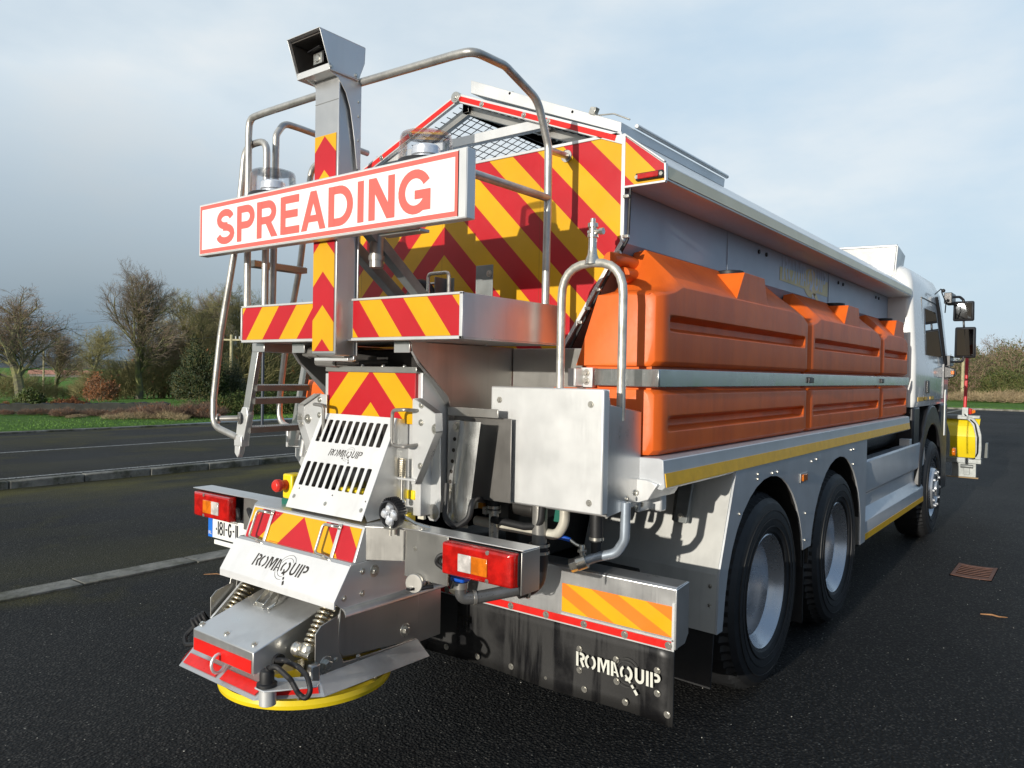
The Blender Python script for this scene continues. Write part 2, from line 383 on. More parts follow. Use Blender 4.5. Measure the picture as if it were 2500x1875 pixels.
AL = pbr('mill_aluminium', (.56, .58, .60), .38, .45, .05, 4, .03, 14, streak=.08)
CH_H = chevron('hopper_chevron_film', -.074, 1.0, 2.255, .2875, joint=True)
CH_P = chevron('platform_chevron_film', .03, 1.21, 2.273, .31)
CH_S = chevron('post_chevron_film', .021, 1.0, 1.928, .2795)
CH_C = chevron('chute_chevron_film', .0815, 1.03, 1.523, .280)
CH_L = chevron('hood_chevron_film', -.022, 1.0, .904, .284)
CH_M = chevron('bar_chevron_film', .843, .495, .785, .1228, red=(.84, .40, .006), yel=(.90, .22, .02), ang=True)
# ================================================================== the place: car park, verge, field
m = MT('asphalt')
g = m.noise(60, 5, rough=.75); g2 = m.noise(.35, 6); v = m.voro(72); v2 = m.voro(26)
wn = m.n('ShaderNodeSeparateColor'); m.L.new(v.outputs['Color'], wn.inputs[0]); wn2 = m.n('ShaderNodeSeparateColor'); m.L.new(v2.outputs['Color'], wn2.inputs[0])
spk = m.math('MULTIPLY', m.math('LESS_THAN', v.outputs[0], .26), m.math('GREATER_THAN', wn.outputs[0], .972))
spk2 = m.math('MULTIPLY', m.math('LESS_THAN', v2.outputs[0], .12), m.math('GREATER_THAN', wn2.outputs[1], .965))
base = m.mix(m.ramp(v.outputs[0], (.2, 1), (.6, 0)), (.009, .009, .0088), m.mix(m.ramp(wn.outputs[2], (.3, 0), (1, 1)), (.017, .0165, .0155), (.088, .084, .075)))
base = m.mix(.25, base, m.mix(m.ramp(g, (.3, 0), (.75, 1)), (.010, .0105, .0115), (.06, .059, .057)))
base = m.mix(m.ramp(g2, (.35, 0), (.7, 1)), base, m.mix(1, base, (.72, .74, .78), 'MULTIPLY'))
sp = m.n('ShaderNodeSeparateXYZ'); m.L.new(m.co.outputs['Object'], sp.inputs[0])
moss = m.math('MULTIPLY', m.ramp(m.noise(.55, 7, (1, .35, 1), .65), (.44, 0), (.60, 1)), m.ramp(m.math('MULTIPLY', sp.outputs[0], -.05), (.12, 0), (.19, .3), (.25, .12), (.35, .2), (.41, 1), (.45, .6), (.47, .15), (.75, .3), (.86, 1)))
moss = m.math('MAXIMUM', moss, m.math('MULTIPLY', m.ramp(m.noise(.7, 6), (.56, 0), (.7, .5)), m.ramp(m.math('MULTIPLY', sp.outputs[0], -.05), (.1, 0), (.16, 1))))
base = m.mix(m.math('MULTIPLY', moss, .95), base, m.mix(m.ramp(g, (.35, 0), (.65, 1)), (.042, .038, .008), (.13, .115, .02)))
base = m.mix(m.math('MULTIPLY', m.math('MAXIMUM', spk, spk2), .7), base, (.34, .33, .29))
m.put('Base Color', base).put('Roughness', m.math('ADD', .62, m.math('MULTIPLY', g2, .25))).put('Specular IOR Level', .16)
m.bump(m.math('ADD', m.math('MULTIPLY', m.math('SUBTRACT', 1, v.outputs[0]), .8), m.math('MULTIPLY', g, .3)), 1., .011); ASP = m.m
tag(MB().add([(-17.95, -60, 0), (60, -60, 0), (60, 49.6, 0), (-17.95, 49.6, 0)], [(0, 1, 2, 3)]).build('car_park_asphalt', ASP, smooth=0), kind='structure')
m = MT('old_concrete')
c = m.mix(m.ramp(m.noise(7, 7, rough=.7), (.3, 0), (.7, 1)), (.12, .115, .10), (.27, .26, .225)); c = m.mix(m.ramp(m.noise(2.2, 7, rough=.7), (.46, 0), (.62, .9)), c, (.045, .045, .022))
c = m.mix(m.ramp(m.noise(16, 3), (.66, 0), (.72, .8)), c, (.03, .03, .028))
m.put('Base Color', c).put('Roughness', .85); m.bump(m.noise(40, 6), .5, .01); CON = m.m
m = MT('worn_white_paint')
c = m.mix(m.ramp(m.noise(30, 5), (.42, 0), (.62, 1)), (.09, .09, .085), (.40, .40, .37)); m.put('Base Color', c).put('Roughness', .75); m.bump(m.noise(80, 4), .4, .006); LIN = m.m
# flush concrete channel, raised kerb (one stone per metre), painted lines
mb = MB(); y = -7.6; rj = random.Random(2)
while y < 49:
    h = .012+rj.random()*.006; mb.box(-3.665+rj.uniform(-.008, .008), -3.44+rj.uniform(-.008, .008), y+.007, y+.905, -.05, h); y += .912
tag(mb.build('concrete_channel', CON, bev=.006), kind='structure')
mb = MB(); y = -6.6
while y < 49:
    mb.box(-8.99+rj.uniform(-.006, .006), -8.84+rj.uniform(-.006, .006), y+.005, y+.945, -.05, .105+rj.uniform(-.006, .006)); y += .953
tag(mb.build('kerb', CON, bev=.015), kind='structure')
mb = MB().box(-18.1, -17.9, -60, 49, -.05, .045).box(-18.1, 60, 49.6, 49.8, -.05, .10); tag(mb.build('verge_kerb', CON, bev=.015), kind='structure')
mb = MB()
for x, wd in ((-9.9, .10), (-13.6, .10)): mb.box(x-wd/2, x+wd/2, -40, 49, -.004, .0045)
tag(mb.build('road_marking', LIN, smooth=0), kind='structure')
# grass verge and the field beyond, falling away to the west
def hgt(x, y):
    d = max(0, -x-24.5); e = max(0, y-50)
    h = .05-min(d, 70)*.034
    if e > 0: h = max(h, .05)+.0*e if x > -20 else h+min(e, 40)*.012
    return h+.05*noise.noise(V((x*.2, y*.2, 0)))
m = MT('lawn_grass')
n = m.noise(.5, 6); n2 = m.noise(9, 6, rough=.75)
c = m.mix(m.ramp(n, (.35, 0), (.65, 1)), (.11, .27, .022), (.17, .34, .036)); c = m.mix(m.ramp(n2, (.35, 0), (.7, 1)), m.mix(1, c, (.45, .5, .4), 'MULTIPLY'), c)
m.put('Base Color', c).put('Roughness', .8).put('Specular IOR Level', .2); m.bump(m.noise(6, 8, rough=.8), 1., .25); GRS = m.m
def terrain(name, xs, ys, mat, zoff=0):
    mb = MB(); nx = len(xs)
    mb.add([(x, y, hgt(x, y)+zoff) for y in ys for x in xs], [(j*nx+i, j*nx+i+1, (j+1)*nx+i+1, (j+1)*nx+i) for j in range(len(ys)-1) for i in range(nx-1)])
    return tag(mb.build(name, mat, smooth=60), kind='structure')
def lin(a, b, k): return [a+(b-a)*i/k for i in range(k+1)]
ys_ = lin(-600, -60, 8)[:-1]+lin(-60, 160, 90)+lin(160, 1500, 10)[1:]
terrain('grass_field', lin(-1500, -160, 8)[:-1]+lin(-160, -18.05, 90), ys_, GRS)
terrain('grass_bank', lin(-18.05, 90, 60)+[200, 600, 1500], lin(49.75, 160, 60)+[400, 1500], GRS)
# blades along the near edge of the verge so that it does not end in a clean line
mb = MB(); rg = random.Random(11)
for i in range(16000):
    if rg.random() < .72: x = -18.1-abs(rg.gauss(0, 2.2)); y = rg.uniform(-4, 40)
    else: x = rg.uniform(-6, 12); y = 49.8+abs(rg.gauss(0, 2.))
    z = hgt(x, y); h = rg.uniform(.02, .055); a = rg.uniform(0, 6.3); dx, dy = math.cos(a)*.008, math.sin(a)*.008; lx, ly = rg.gauss(0, .02), rg.gauss(0, .02)
    mb.add([(x-dx, y-dy, z), (x+dx, y+dy, z), (x+lx, y+ly, z+h)], [(0, 1, 2)])
m = MT('grass_blade'); m.put('Base Color', m.mix(m.ramp(m.noise(3, 4), (.35, 0), (.65, 1)), (.09, .22, .018), (.15, .29, .03))).put('Roughness', .7); BLD = m.m
tag(mb.build('grass', BLD, smooth=0), kind='stuff')
# far hills
mb = MB(); pts = []
for i in range(61):
    a = R(20+i*2.4); d = 900; x, y = -math.sin(a)*d, math.cos(a)*d; h = 4+9*max(0, noise.noise(V((i*.16, 3, 0)))+.4); pts.append((x, y, h))
vs = []
for x, y, h in pts: vs += [(x*.93, y*.93, -6), (x, y, h), (x*1.25, y*1.25, h-8)]
mb.add(vs, [(i*3+k, i*3+3+k, i*3+4+k, i*3+1+k) for i in range(60) for k in range(2)])
tag(mb.build('hills', pbr('far_hill', (.055, .075, .085), .95, 0, .3, .02), smooth=60), kind='structure')
# loose grit and fallen twigs on the asphalt
mb = MB(); rg = random.Random(5)
for i in range(700):
    x, y = (rg.uniform(-3.2, 4.5), rg.uniform(-1.6, 9)) if i < 800 else (rg.uniform(1.3, 6), rg.uniform(0, 16))
    r_ = rg.choice((.0014, .0016, .002, .0024, .0034)); mb.ball((x, y, .004), r_, 6, (1, 1.2, .7))
tag(mb.build('loose_grit', pbr('pale_grit', (.42, .41, .37), .8, 0, .3, 40), smooth=0), kind='stuff')
TWG = pbr('dead_twig', (.30, .15, .06), .7, 0, .3, 30)
def twig(pts, r, label):
    return tag(MB().tube(pts, r, 6).build('twig', TWG, o=pts[0]), label, 'twig', 'fallen twigs')
twig([(1.96, 4.35, .006), (2.03, 4.36, .012), (2.07, 4.355, .008), (2.12, 4.385, .006)], [.004, .006, .005, .002], 'short pale orange twig lying alone on sunlit asphalt right of the truck')
twig([(-.5, -.42, .006), (-.44, -.40, .008), (-.37, -.41, .006)], [.002, .003, .002], 'orange sliver of twig left of the yellow spinner disc')
twig([(-3.05, 1.35, .006), (-2.98, 1.42, .01), (-2.90, 1.44, .007)], [.003, .004, .002], 'curled brown twig near the kerb left of the left tail lamp')
twig([(1.56, 1.18, .006), (1.66, 1.28, .01), (1.80, 1.36, .006)], [.003, .004, .002], 'thin brown twig behind the rearmost wheel')
twig([(1.70, 1.05, .006), (1.78, 1.13, .008), (1.86, 1.17, .006)], [.002, .003, .002], 'reddish twig nearest the camera beside the rearmost wheel')
# drain grating let into the asphalt
dr = empty('drain_grate', (1.77, 5.75, 0)); tag(dr, 'rusty cast iron drain grating with curved slots in the asphalt', 'drain grate')
RUS = pbr('rusty_iron', (.17, .085, .06), .75, .4, .25, 20, .3, 60)
def bow(u): return .05*(1-(2*u-1)**2)
mb = MB()
dxy = lambda a, b: (-.15+.3*a, -.26+.52*b-bow(a)*.6)
fr_ = [(0, 0, 1, .10), (0, .90, 1, 1), (0, .1, .09, .9), (.91, .1, 1, .9)]
for a0, b0, a1, b1 in fr_:
    k = 8; top = [dxy(a0+(a1-a0)*i/k, b0) for i in range(k+1)]+[dxy(a1+(a0-a1)*i/k, b1) for i in range(k+1)]
    mb.xy(top, -.03, .006)
fo = mb.build('frame', RUS, dr, bev=.002)
mb = MB()
for j in range(6):
    b0 = .13+j*.132; k = 8; top = [dxy(.09+.82*i/k, b0) for i in range(k+1)]+[dxy(.91-.82*i/k, b0+.052) for i in range(k+1)]; mb.xy(top, -.03, .005)
mb.build('grating', RUS, dr, bev=.002)
MB().xy([(-.155, -.30), (.155, -.30), (.155, .265), (-.155, .265)], -.004, .0012).build('pit_shade_sheet', pbr('pit_shade', (.004, .004, .004), 1, spec=0), dr)  # flat black sheet painting in the darkness below the bars
# ------------------------------------------------------------------ vegetation
def bark(name, a, b):
    m = MT(name); m.put('Base Color', m.mix(m.ramp(m.noise(1.6, 6), (.4, 0), (.62, 1)), a, b)).put('Roughness', .9).put('Specular IOR Level', .15); m.bump(m.noise(12, 5), .5, .05); return m.m
BRK = bark('mossy_bark', (.13, .12, .09), (.22, .22, .09)); TWR = bark('winter_twig', (.21, .165, .13), (.29, .22, .16)); TWB = bark('brown_twig', (.24, .175, .125), (.33, .24, .16))
TWO = bark('mossy_twig', (.21, .19, .09), (.29, .26, .12))
def seg(mb, p, q, r0, r1, n):
    t = (q-p).normalized(); a = t.orthogonal().normalized(); b = t.cross(a)
    cs = [(math.cos(2*math.pi*k/n), math.sin(2*math.pi*k/n)) for k in range(n)]
    mb.add([p+(a*c+b*s_)*r0 for c, s_ in cs]+[q+(a*c+b*s_)*r1 for c, s_ in cs], [(k, (k+1) % n, n+(k+1) % n, n+k) for k in range(n)])
def grow(rg, tr, tw, p, d, ln, r, lv, maxlv, spread, up, nb):
    k = (7, 5, 4, 3, 2)[min(lv, 4)]
    for i in range(k):
        wob = .10 if lv == 0 else .17
        d = (d+V((rg.gauss(0, wob), rg.gauss(0, wob), rg.gauss(0, wob*.6)+up*(.25 if lv else .05)))).normalized()
        q = p+d*(ln/k); r1 = max(r*(1-(.62 if lv else .75)/k), .006)
        seg(tr if lv < 3 else tw, p, q, r, r1, 7 if lv == 0 else (5 if lv < 3 else 3)); p, r = q, r1
        t = (i+1)/k
        if lv < maxlv and (lv > 0 or i >= 1):
            for _ in range((nb if lv < 2 else 2) if lv else nb+(1 if i > 2 else 0)):
                ax = d.orthogonal().normalized(); ax.rotate(Matrix.Rotation(rg.uniform(0, 6.283), 3, d)); e = d.copy()
                sp_ = spread*rg.uniform(.6, 1.2)*(1.25-.5*t if lv == 0 else 1)
                e.rotate(Matrix.Rotation(sp_, 3, ax))
                l2 = ln*(rg.uniform(.34, .50)*(.72+.55*math.sin(math.pi*min(1, t*1.05))) if lv == 0 else rg.uniform(.40, .62)*(1.1-.45*t))
                grow(rg, tr, tw, p.copy(), e, l2, max(r*rg.uniform(.38, .55), .007), lv+1, maxlv, spread, up, nb)
def make_tree(name, seed, h, rt, label, cat, twm, group, spread=.75, up=.10, nb=3, maxlv=4, lean=(0, 0)):
    rg = random.Random(seed); tr, tw = MB(), MB()
    grow(rg, tr, tw, V((0, 0, -.3)), V((lean[0], lean[1], 1)).normalized(), h*.9, rt, 0, maxlv, spread, up, nb)
    t = empty(name); tag(t, label, cat, group)
    a = tr.build('trunk', BRK, t); b = tw.build('crown', twm, t, smooth=0)
    zs = max(v_[2] for v_ in tw.v); t['h'] = zs
    return t
def dup(t, label=None):
    r = t.copy(); COL.objects.link(r)
    if label: r['label'] = label
    for ch in t.children:
        c = ch.copy(); COL.objects.link(c); c.parent = r
    return r
def put(t, x, y, h, rz=0, sxy=1):
    s = h/t['h']; t.location = (x, y, hgt(x, y)); t.scale = (s*sxy, s*sxy, s); t.rotation_euler.z = rz; return t
# a point on the ground at picture column u (0..1) and a distance
def at(u, d):
    a = (u-.5)*2500/1858.77; q = (cf+cr*a); q.z = 0; q = q/q.dot(V((cf.x, cf.y, 0)).normalized()); return 2.5775+q.x*d, -1.9785+q.y*d
def at2(u, ypx, d):
    x, y = at(u, d); dep = (V((x-2.5775, y+1.9785, 0)).dot(V((cf.x, cf.y, 0)).normalized()))
    a = (u-.5)*2500/1858.77; b = -(ypx-937.5)/1858.77; q = cf+cr*a+cu*b; t = d/q.dot(V((cf.x, cf.y, 0)).normalized())
    return x, y, 1.66+q.z*t-hgt(x, y)
GT = 'bare winter trees beyond the left verge'
TA = make_tree('bare_tree', 5, 13, .42, 'tall bare tree with a round windswept crown and a mossy trunk, highest on the left', 'tree', TWR, GT, .60, .16)
TB = make_tree('bare_tree', 8, 10, .40, 'broad bare tree with forked mossy trunk at the left edge of the photo', 'tree', TWB, GT, .85, .10, lean=(.1, 0))
TC = make_tree('bare_tree', 14, 10, .30, 'wide spreading bare tree with olive twigs behind the ladder', 'tree', TWO, GT, .85, .12)
put(TA, *at2(.136, 636, 76), 2.1, 1.12); put(TB, *at2(.022, 676, 66), 2.2, 1.35); put(TC, *at2(.186, 705, 84), 1., 1.1)
for (src, u, yp, d, rz, sx_, lb) in (
    (TB, -.025, 700, 62, 4., 1.0, 'bare tree cut off by the left edge of the photo'),
    (TA, .054, 800, 92, 2.4, 1.3, 'small dark bare tree just right of the forked tree'),
    (TC, .092, 790, 100, 3.2, 1.3, 'dense low bare tree left of the tallest tree'),
    (TB, .158, 770, 88, 5.2, 1.3, 'olive tinged bare tree just right of the tallest tree'),
    (TA, .209, 680, 95, 5.1, 1.1, 'upright bare tree seen between the ladder rails'),
    (TC, .238, 690, 90, .3, 1.0, 'bare tree seen through the ladder behind the platform corner'),
    (TB, .27, 720, 100, 1.4, 1.2, 'bare tree mostly hidden by the chevron post'),
    (TA, .176, 745, 108, 3.9, 1.4, 'pale far bare tree behind the utility pole')):
    put(dup(src, lb), *at2(u, yp, d), rz, sx_)
# scrub: clumps of twigs, fine stems and small leaves
def scrub(name, seed, L_, W_, H_, n, mats, label, cat, group, ln=(.25, .7), wd=.012, leaf=0, leafm=None, stems=7, droop=.3):
    rg = random.Random(seed); t = empty(name); tag(t, label, cat, group); mb = MB(); st = MB(); lf = MB()
    for i in range(n):
        a = rg.uniform(0, 6.283); rr = math.sqrt(rg.random()); x, y = math.cos(a)*rr*L_/2, math.sin(a)*rr*W_/2
        top = H_*(1-.55*rr**3)*(.72+.45*noise.noise(V((x*1.1+seed, y*1.1, 0)))); z = top*rg.random()**.6
        d = V((rg.gauss(0, .5)+x*.25, rg.gauss(0, .5)+y*.25, rg.uniform(.1, 1.1))).normalized(); l = rg.uniform(*ln); q = V((x, y, z)); s_ = d.cross(V((rg.gauss(0, 1), rg.gauss(0, 1), rg.gauss(0, 1)))).normalized()*wd*rg.uniform(.5, 1.2)
        e = q+d*l; mid = q+d*l*.55+V((0, 0, -l*droop*.2))
        mb.add([q-s_, q+s_, mid+s_*.7, e, mid-s_*.7], [(0, 1, 2, 4), (4, 2, 3)])
        if leaf and rg.random() < leaf:
            for _ in range(3):
                c = q+d*l*rg.uniform(.2, 1.1)+V((rg.gauss(0, .06), rg.gauss(0, .06), rg.gauss(0, .06))); u_ = V((rg.gauss(0, 1), rg.gauss(0, 1), rg.gauss(0, 1))).normalized()*rg.uniform(.04, .085); w_ = u_.orthogonal()*.55
                lf.add([c-u_, c-w_, c+u_, c+w_], [(0, 1, 2, 3)])
    for i in range(stems):
        x, y = rg.uniform(-.35, .35)*L_, rg.uniform(-.35, .35)*W_; st.tube([(x*.8, y*.8, -.2), (x, y, H_*.35), (x*1.2+rg.gauss(0, .1), y*1.2, H_*.75)], [.05, .035, .015], 5)
    st.build('stem', BRK, t); mb.build('twigs', mats, t, smooth=0)
    if lf.v: lf.build('foliage', leafm, t, smooth=0)
    t['h'] = H_*.78; return t
def leafmat(name, a, b):
    m = MT(name); m.put('Base Color', m.mix(m.ramp(m.noise(2.2, 5), (.38, 0), (.62, 1)), a, b)).put('Roughness', .55).put('Specular IOR Level', .3); return m.m
EVG = leafmat('dark_evergreen_leaf', (.010, .020, .006), (.030, .048, .012)); LVG = leafmat('laurel_leaf', (.03, .06, .012), (.085, .11, .022)); GOR = leafmat('gorse_leaf', (.045, .06, .018), (.10, .115, .03))
BRM = bark('bramble_stem', (.17, .115, .085), (.25, .17, .12)); RST = leafmat('russet_leaf', (.16, .06, .02), (.26, .10, .035)); STR_ = bark('straw_stem', (.30, .22, .13), (.42, .33, .20))
def line_of(t, n, fn, labels):
    for i in range(n):
        r = t if i == 0 else dup(t)
        x, y, h, rz, s = fn(i); put(r, x, y, h, rz, s); r['label'] = labels(i)
rgx = random.Random(21)
# bramble bank in front of the low wall
br = scrub('bramble_thicket', 31, 4.6, 2.6, 1., 5200, BRM, '', 'bramble thicket', 'brown brambles along the low wall', (.25, .7), .011, .012, RST, 5)
brx = [(.005, 23.9), (.035, 24.1), (.062, 23.9), (.092, 24.2), (.122, 24.1), (.152, 24.4), (.178, 24.4), (.2, 24.8)]
brl = ['brown bramble thicket at the left edge of the photo in front of the wall', 'tawny bramble thicket below the forked bare tree', 'bramble thicket in front of the russet hedge end', 'low bramble thicket where the dark wall shows above', 'bramble thicket below the tallest bare tree', 'tallest brown bramble thicket left of the evergreen bush', 'bramble thicket at the foot of the evergreen bush', 'bramble thicket beside the laurel hedge by the ladder']
line_of(br, 8, lambda i: (*at2(brx[i][0], (1003, 1001, 1001, 1003, 1003, 995, 992, 994)[i], brx[i][1]), i*1.3, 1.15), lambda i: brl[i])
ghs = scrub('dry_grass_clump', 35, 4.5, 1.6, .7, 2600, STR_, '', 'dry grass', 'straw coloured grass at the edge of the verge', (.2, .5), .008, 0, None, 0)
gl = [(.02, 23.1), (.075, 23.2), (.13, 23.2), (.165, 23.4)]; gll = ['dry straw grass clump at the far left of the verge', 'dry straw grass clump below the russet hedge', 'dry straw grass clump below the tallest bare tree', 'dry straw grass clump left of the utility pole']
line_of(ghs, 4, lambda i: (*at2(gl[i][0], (1017, 1013, 1010, 1008)[i], gl[i][1]), i*2.1, 1.2), lambda i: gll[i])
ru = scrub('russet_hedge', 41, 4.6, 1.8, 1.15, 2600, BRM, 'russet leaved clipped hedge on the wall left of the tallest tree', 'hedge', None, (.12, .35), .012, .9, RST, 5); put(ru, *at2(.068, 976, 30.5), 1.0, .7)
r2 = dup(ru, 'low russet hedge at the left edge of the photo'); put(r2, *at2(.004, 985, 30), 2., .8)
iv = scrub('ivy_bush', 44, 2.4, 2.0, 1.5, 1500, TWO, 'pale green ivy bush at the foot of the forked bare tree', 'bush', None, (.15, .4), .012, 1, LVG, 5); put(iv, *at2(.03, 958, 31), 0, .9)
rt = scrub('russet_bush', 45, 3., 2.4, 2.6, 2600, TWB, 'loose orange brown beech bush left of the tallest trunk', 'bush', None, (.2, .6), .010, .5, RST, 6); put(rt, *at2(.099, 925, 58), 0, 1.)
under = scrub('undergrowth_bush', 46, 9, 5, 3.4, 7500, TWO, '', 'bush', 'twiggy undergrowth below the trees', (.4, 1.1), .012, .012, RST, 14)
ux = [(.10, 80), (.15, 82), (.185, 86), (.015, 78), (.215, 88), (.245, 88), (.06, 84)]; ul = ['twiggy undergrowth left of the tallest trunk', 'twiggy undergrowth right of the tallest trunk', 'twiggy undergrowth behind the evergreen bush', 'twiggy undergrowth below the forked tree', 'twiggy undergrowth behind the utility pole', 'twiggy undergrowth behind the ladder rungs', 'twiggy undergrowth in front of the far pink roof']
line_of(under, 7, lambda i: (*at2(ux[i][0], (915, 880, 860, 915, 830, 835, 945)[i], ux[i][1]), i*1.7, 1.0), lambda i: ul[i])
ev = scrub('evergreen_bush', 51, 4.2, 3.8, 5.0, 6500, TWO, 'dark rounded evergreen bush left of the utility pole', 'evergreen', None, (.25, .6), .012, 1, EVG, 4); put(ev, *at2(.196, 862, 52), 0, 1.0)
e2 = dup(ev, 'shadowed evergreen bush right of the utility pole behind the ladder'); put(e2, *at2(.222, 890, 56), 2., .9)
la = scrub('laurel_hedge', 53, 5.5, 2.2, 1.6, 4200, TWO, 'green laurel hedge behind the lower ladder rungs', 'hedge', None, (.15, .4), .012, 1, LVG, 5); put(la, *at2(.236, 965, 27), R(50), .6)
l2 = dup(la, 'green laurel hedge behind the lift bracket of the spreader'); put(l2, *at2(.272, 960, 27.5), R(50), .6)
l3 = dup(la, 'green laurel hedge at the foot of the utility pole'); put(l3, *at2(.209, 978, 27.5), R(50), .5)
# far right hedge
rh = scrub('hedgerow_thicket', 61, 8., 4., 4., 9500, TWB, '', 'hedgerow', 'scrubby hedgerow beyond the lot on the right', (.4, 1.1), .014, .42, GOR, 16)
rx = [(.935, 66), (.962, 68), (.99, 67), (1.02, 69), (.9, 68), (.975, 76), (1.01, 78), (.95, 78)]
rl = ['brown hedgerow thicket beside the red marker pole', 'hedgerow thicket under the dead branch on the right', 'dense hedgerow thicket at the right edge of the photo', 'hedgerow thicket cut off by the right edge', 'hedgerow thicket behind the cab mirrors', 'taller olive hedgerow thicket at the back on the right', 'taller hedgerow thicket at the back by the right edge', 'taller hedgerow thicket behind the red marker pole']
line_of(rh, 8, lambda i: (*at2(rx[i][0], (895, 880, 876, 872, 905, 868, 858, 884)[i], rx[i][1]), i*1.1, 1.0), lambda i: rl[i])
gg = scrub('gorse_bush', 63, 3.4, 2.6, 2.6, 3800, TWO, 'rounded green gorse bush in the brown hedgerow on the right', 'bush', None, (.2, .5), .012, .9, GOR, 5); put(gg, *at2(.977, 912, 63.5), 0, 1.)
g2_ = dup(ghs, 'dry straw grass clump below the right hedgerow'); put(g2_, *at2(.955, 962, 60), 0, 1.5)
g3_ = dup(ghs, 'dry straw grass clump at the right edge of the photo'); put(g3_, *at2(.992, 960, 60), 1., 1.5)
TD = make_tree('dead_tree', 71, 6, .12, 'pale leafless dead branchy tree above the right hedgerow', 'tree', BRM, None, .8, .05, 1, 4); put(TD, *at2(.966, 812, 70), 0, .7)
# low field wall, far building, poles
mb = MB(); x0, y0 = at(-.05, 28.6); x1, y1 = at(.165, 28.8); d_ = V((x1-x0, y1-y0, 0)); n_ = d_.normalized().cross(V((0, 0, 1)))*.2; k = 60
secs = []
for i in range(k+1):
    a = V((x0, y0, 0))+d_*(i/k); za = hgt(a.x, a.y); h1 = .30+rgx.uniform(-.04, .04); secs.append([a-n_+V((0, 0, za-.2)), a+n_+V((0, 0, za-.2)), a+n_+V((0, 0, za+h1)), a-n_+V((0, 0, za+h1))])
mb.loft(secs)
tag(mb.build('stone_wall', pbr('dark_stone', (.028, .029, .024), .9, 0, .4, 3, .6, 8), smooth=0), 'low dark stone field wall behind the brambles on the left', 'wall')
bx, by = at(.066, 230); bd = empty('farm_building', (bx, by, hgt(bx, by)), R(38)); tag(bd, 'long low farm building with a pink roof far off between the bare trees', 'building')
MB().box(-9, 9, -4, 4, -1, .7).build('wall', pbr('grey_render', (.20, .19, .19), .9), bd)
MB().xz([(-9.4, .7), (9.4, .7), (9.0, 2.0), (-9.0, 2.0)], -4.4, 0).build('roof', pbr('pink_roof', (.30, .15, .12), .8, 0, .2, 1), bd)
WOD = pbr('weathered_pole', (.38, .34, .20), .8, 0, .3, 4, streak=.4); CER = pbr('porcelain', (.6, .6, .58), .3)
def pole(u, d, h, label, arm=True):
    x, y = at(u, d); t = empty('utility_pole', (x, y, hgt(x, y)), R(30)); tag(t, label, 'utility pole')
    MB().tube([(0, 0, -.3), (0, 0, h)], [.14, .11], 10).build('post', WOD, t)
    if arm:
        MB().box(-.75, .75, -.05, .05, h-.45, h-.33).build('crossarm', WOD, t)
        for q in (-.65, 0.35, .65): MB().cyl((q, 0, h-.33), (q, 0, h-.12), .05, n=8).build('insulator', CER, t)
    return V((x, y, hgt(x, y)+h))
p0 = pole(.2255, 58, at2(.2255, 817, 58)[2], 'weathered wooden utility pole with crossarm left of the ladder')
p1 = pole(.0425, 104, at2(.0425, 855, 104)[2], 'far thin utility pole between the two left trees', False)
pole(.94, 64, 4.6, 'thin pale utility pole behind the truck mirrors', False)
for k, (a, b, lb) in enumerate(((p0, p1, 'lower overhead wire sagging between the utility poles'), (p0+V((0, 0, 2.3)), p1+V((0, 0, 3.4)), 'upper overhead wire crossing the gap between trees'))):
    mb = MB().tube([a*(1-t/10)+b*(t/10)+V((0, 0, -1.2*(t/10)*(1-t/10))) for t in range(11)], .012, 4); tag(mb.build('overhead_wire', BLK), lb, 'wire')
x, y = at(.2565, 22.3); t = empty('sign_post', (x, y, .0)); tag(t, 'slim dark grey steel post on the verge behind the ladder', 'post')
MB().cyl((0, 0, -.1), (0, 0, 2.2), .042, n=14).build('shaft', pbr('dark_grey_post', (.06, .068, .085), .45, .3), t); MB().cyl((0, 0, 2.2), (0, 0, 2.22), .046, n=14).build('cap', BLK, t)
# ================================================================== the gritting lorry (x right, y forward, z up, rear at y = 0)
TR = empty('gritter_truck', (0, 0, 0)); tag(TR, 'stainless steel salt spreading lorry with SPREADING sign, chevron panels and orange brine tanks', 'truck')
def part(mb, name, mat, par=TR, bev=.002, label=None, **k):
    if name in WHOLE or label: lst = [mb]
    else: lst = islands(mb)
    for q in lst[1:]: q.build(name, mat, par, bev=bev, **k)
    o = lst[0].build(name, mat, par, bev=bev, **k)
    if label: o['label'] = label
    return o
WHOLE = set('lettering number county_name logo_ring mesh_grate grate_frame sign_border tyre rim hopper chassis side_decal brine_tank trim_cable ladder slotted_cover spinner_skirt spinner_disc cab beacon_dome beacon mud_flap coil_spring rubber_boot plough_frame end_trim outlet_side_plate platform platform_trim hydraulic_hose axle camera_hood sign_post spring_seat sensor pump aerial door_seam red_lens lamp_back_box suction_pipe rear_bar'.split())
def plate(pts, t, vec): return MB().prism(pts, V(vec).normalized()*t)
# ---------------------------------------------------------------- hopper
hull = [(-.95, 2.685), (-.95, 2.231), (-.896, 2.156), (-.70, 1.85), (-.48, 1.52), (.48, 1.52), (.70, 1.85), (.896, 2.156), (.95, 2.231), (.95, 2.685)]
side = MB()
side.loft([[(x, y, z) for x, z in hull] for y in (.905, 6.1)], caps=False)
side.xz([(.48, 1.52), (.70, 1.85), (.896, 2.156), (.95, 2.231), (.95, 2.46), (-.95, 2.46), (-.95, 2.231), (-.896, 2.156), (-.70, 1.85), (-.48, 1.52)], 6.09, 6.12)
hp = part(side, 'hopper', WALL, bev=0)
part(MB().box(.951, .955, 2.06, 2.075, 2.22, 2.46).box(.951, .955, 4.05, 4.065, 2.22, 2.46), 'seam', WALL, hp, 0)
mb = MB()
for yy in (2.55, 2.68, 4.32, 4.46, 5.6, 5.72): mb.cyl((.949, yy, 2.415), (.958, yy, 2.415), .013, n=10)
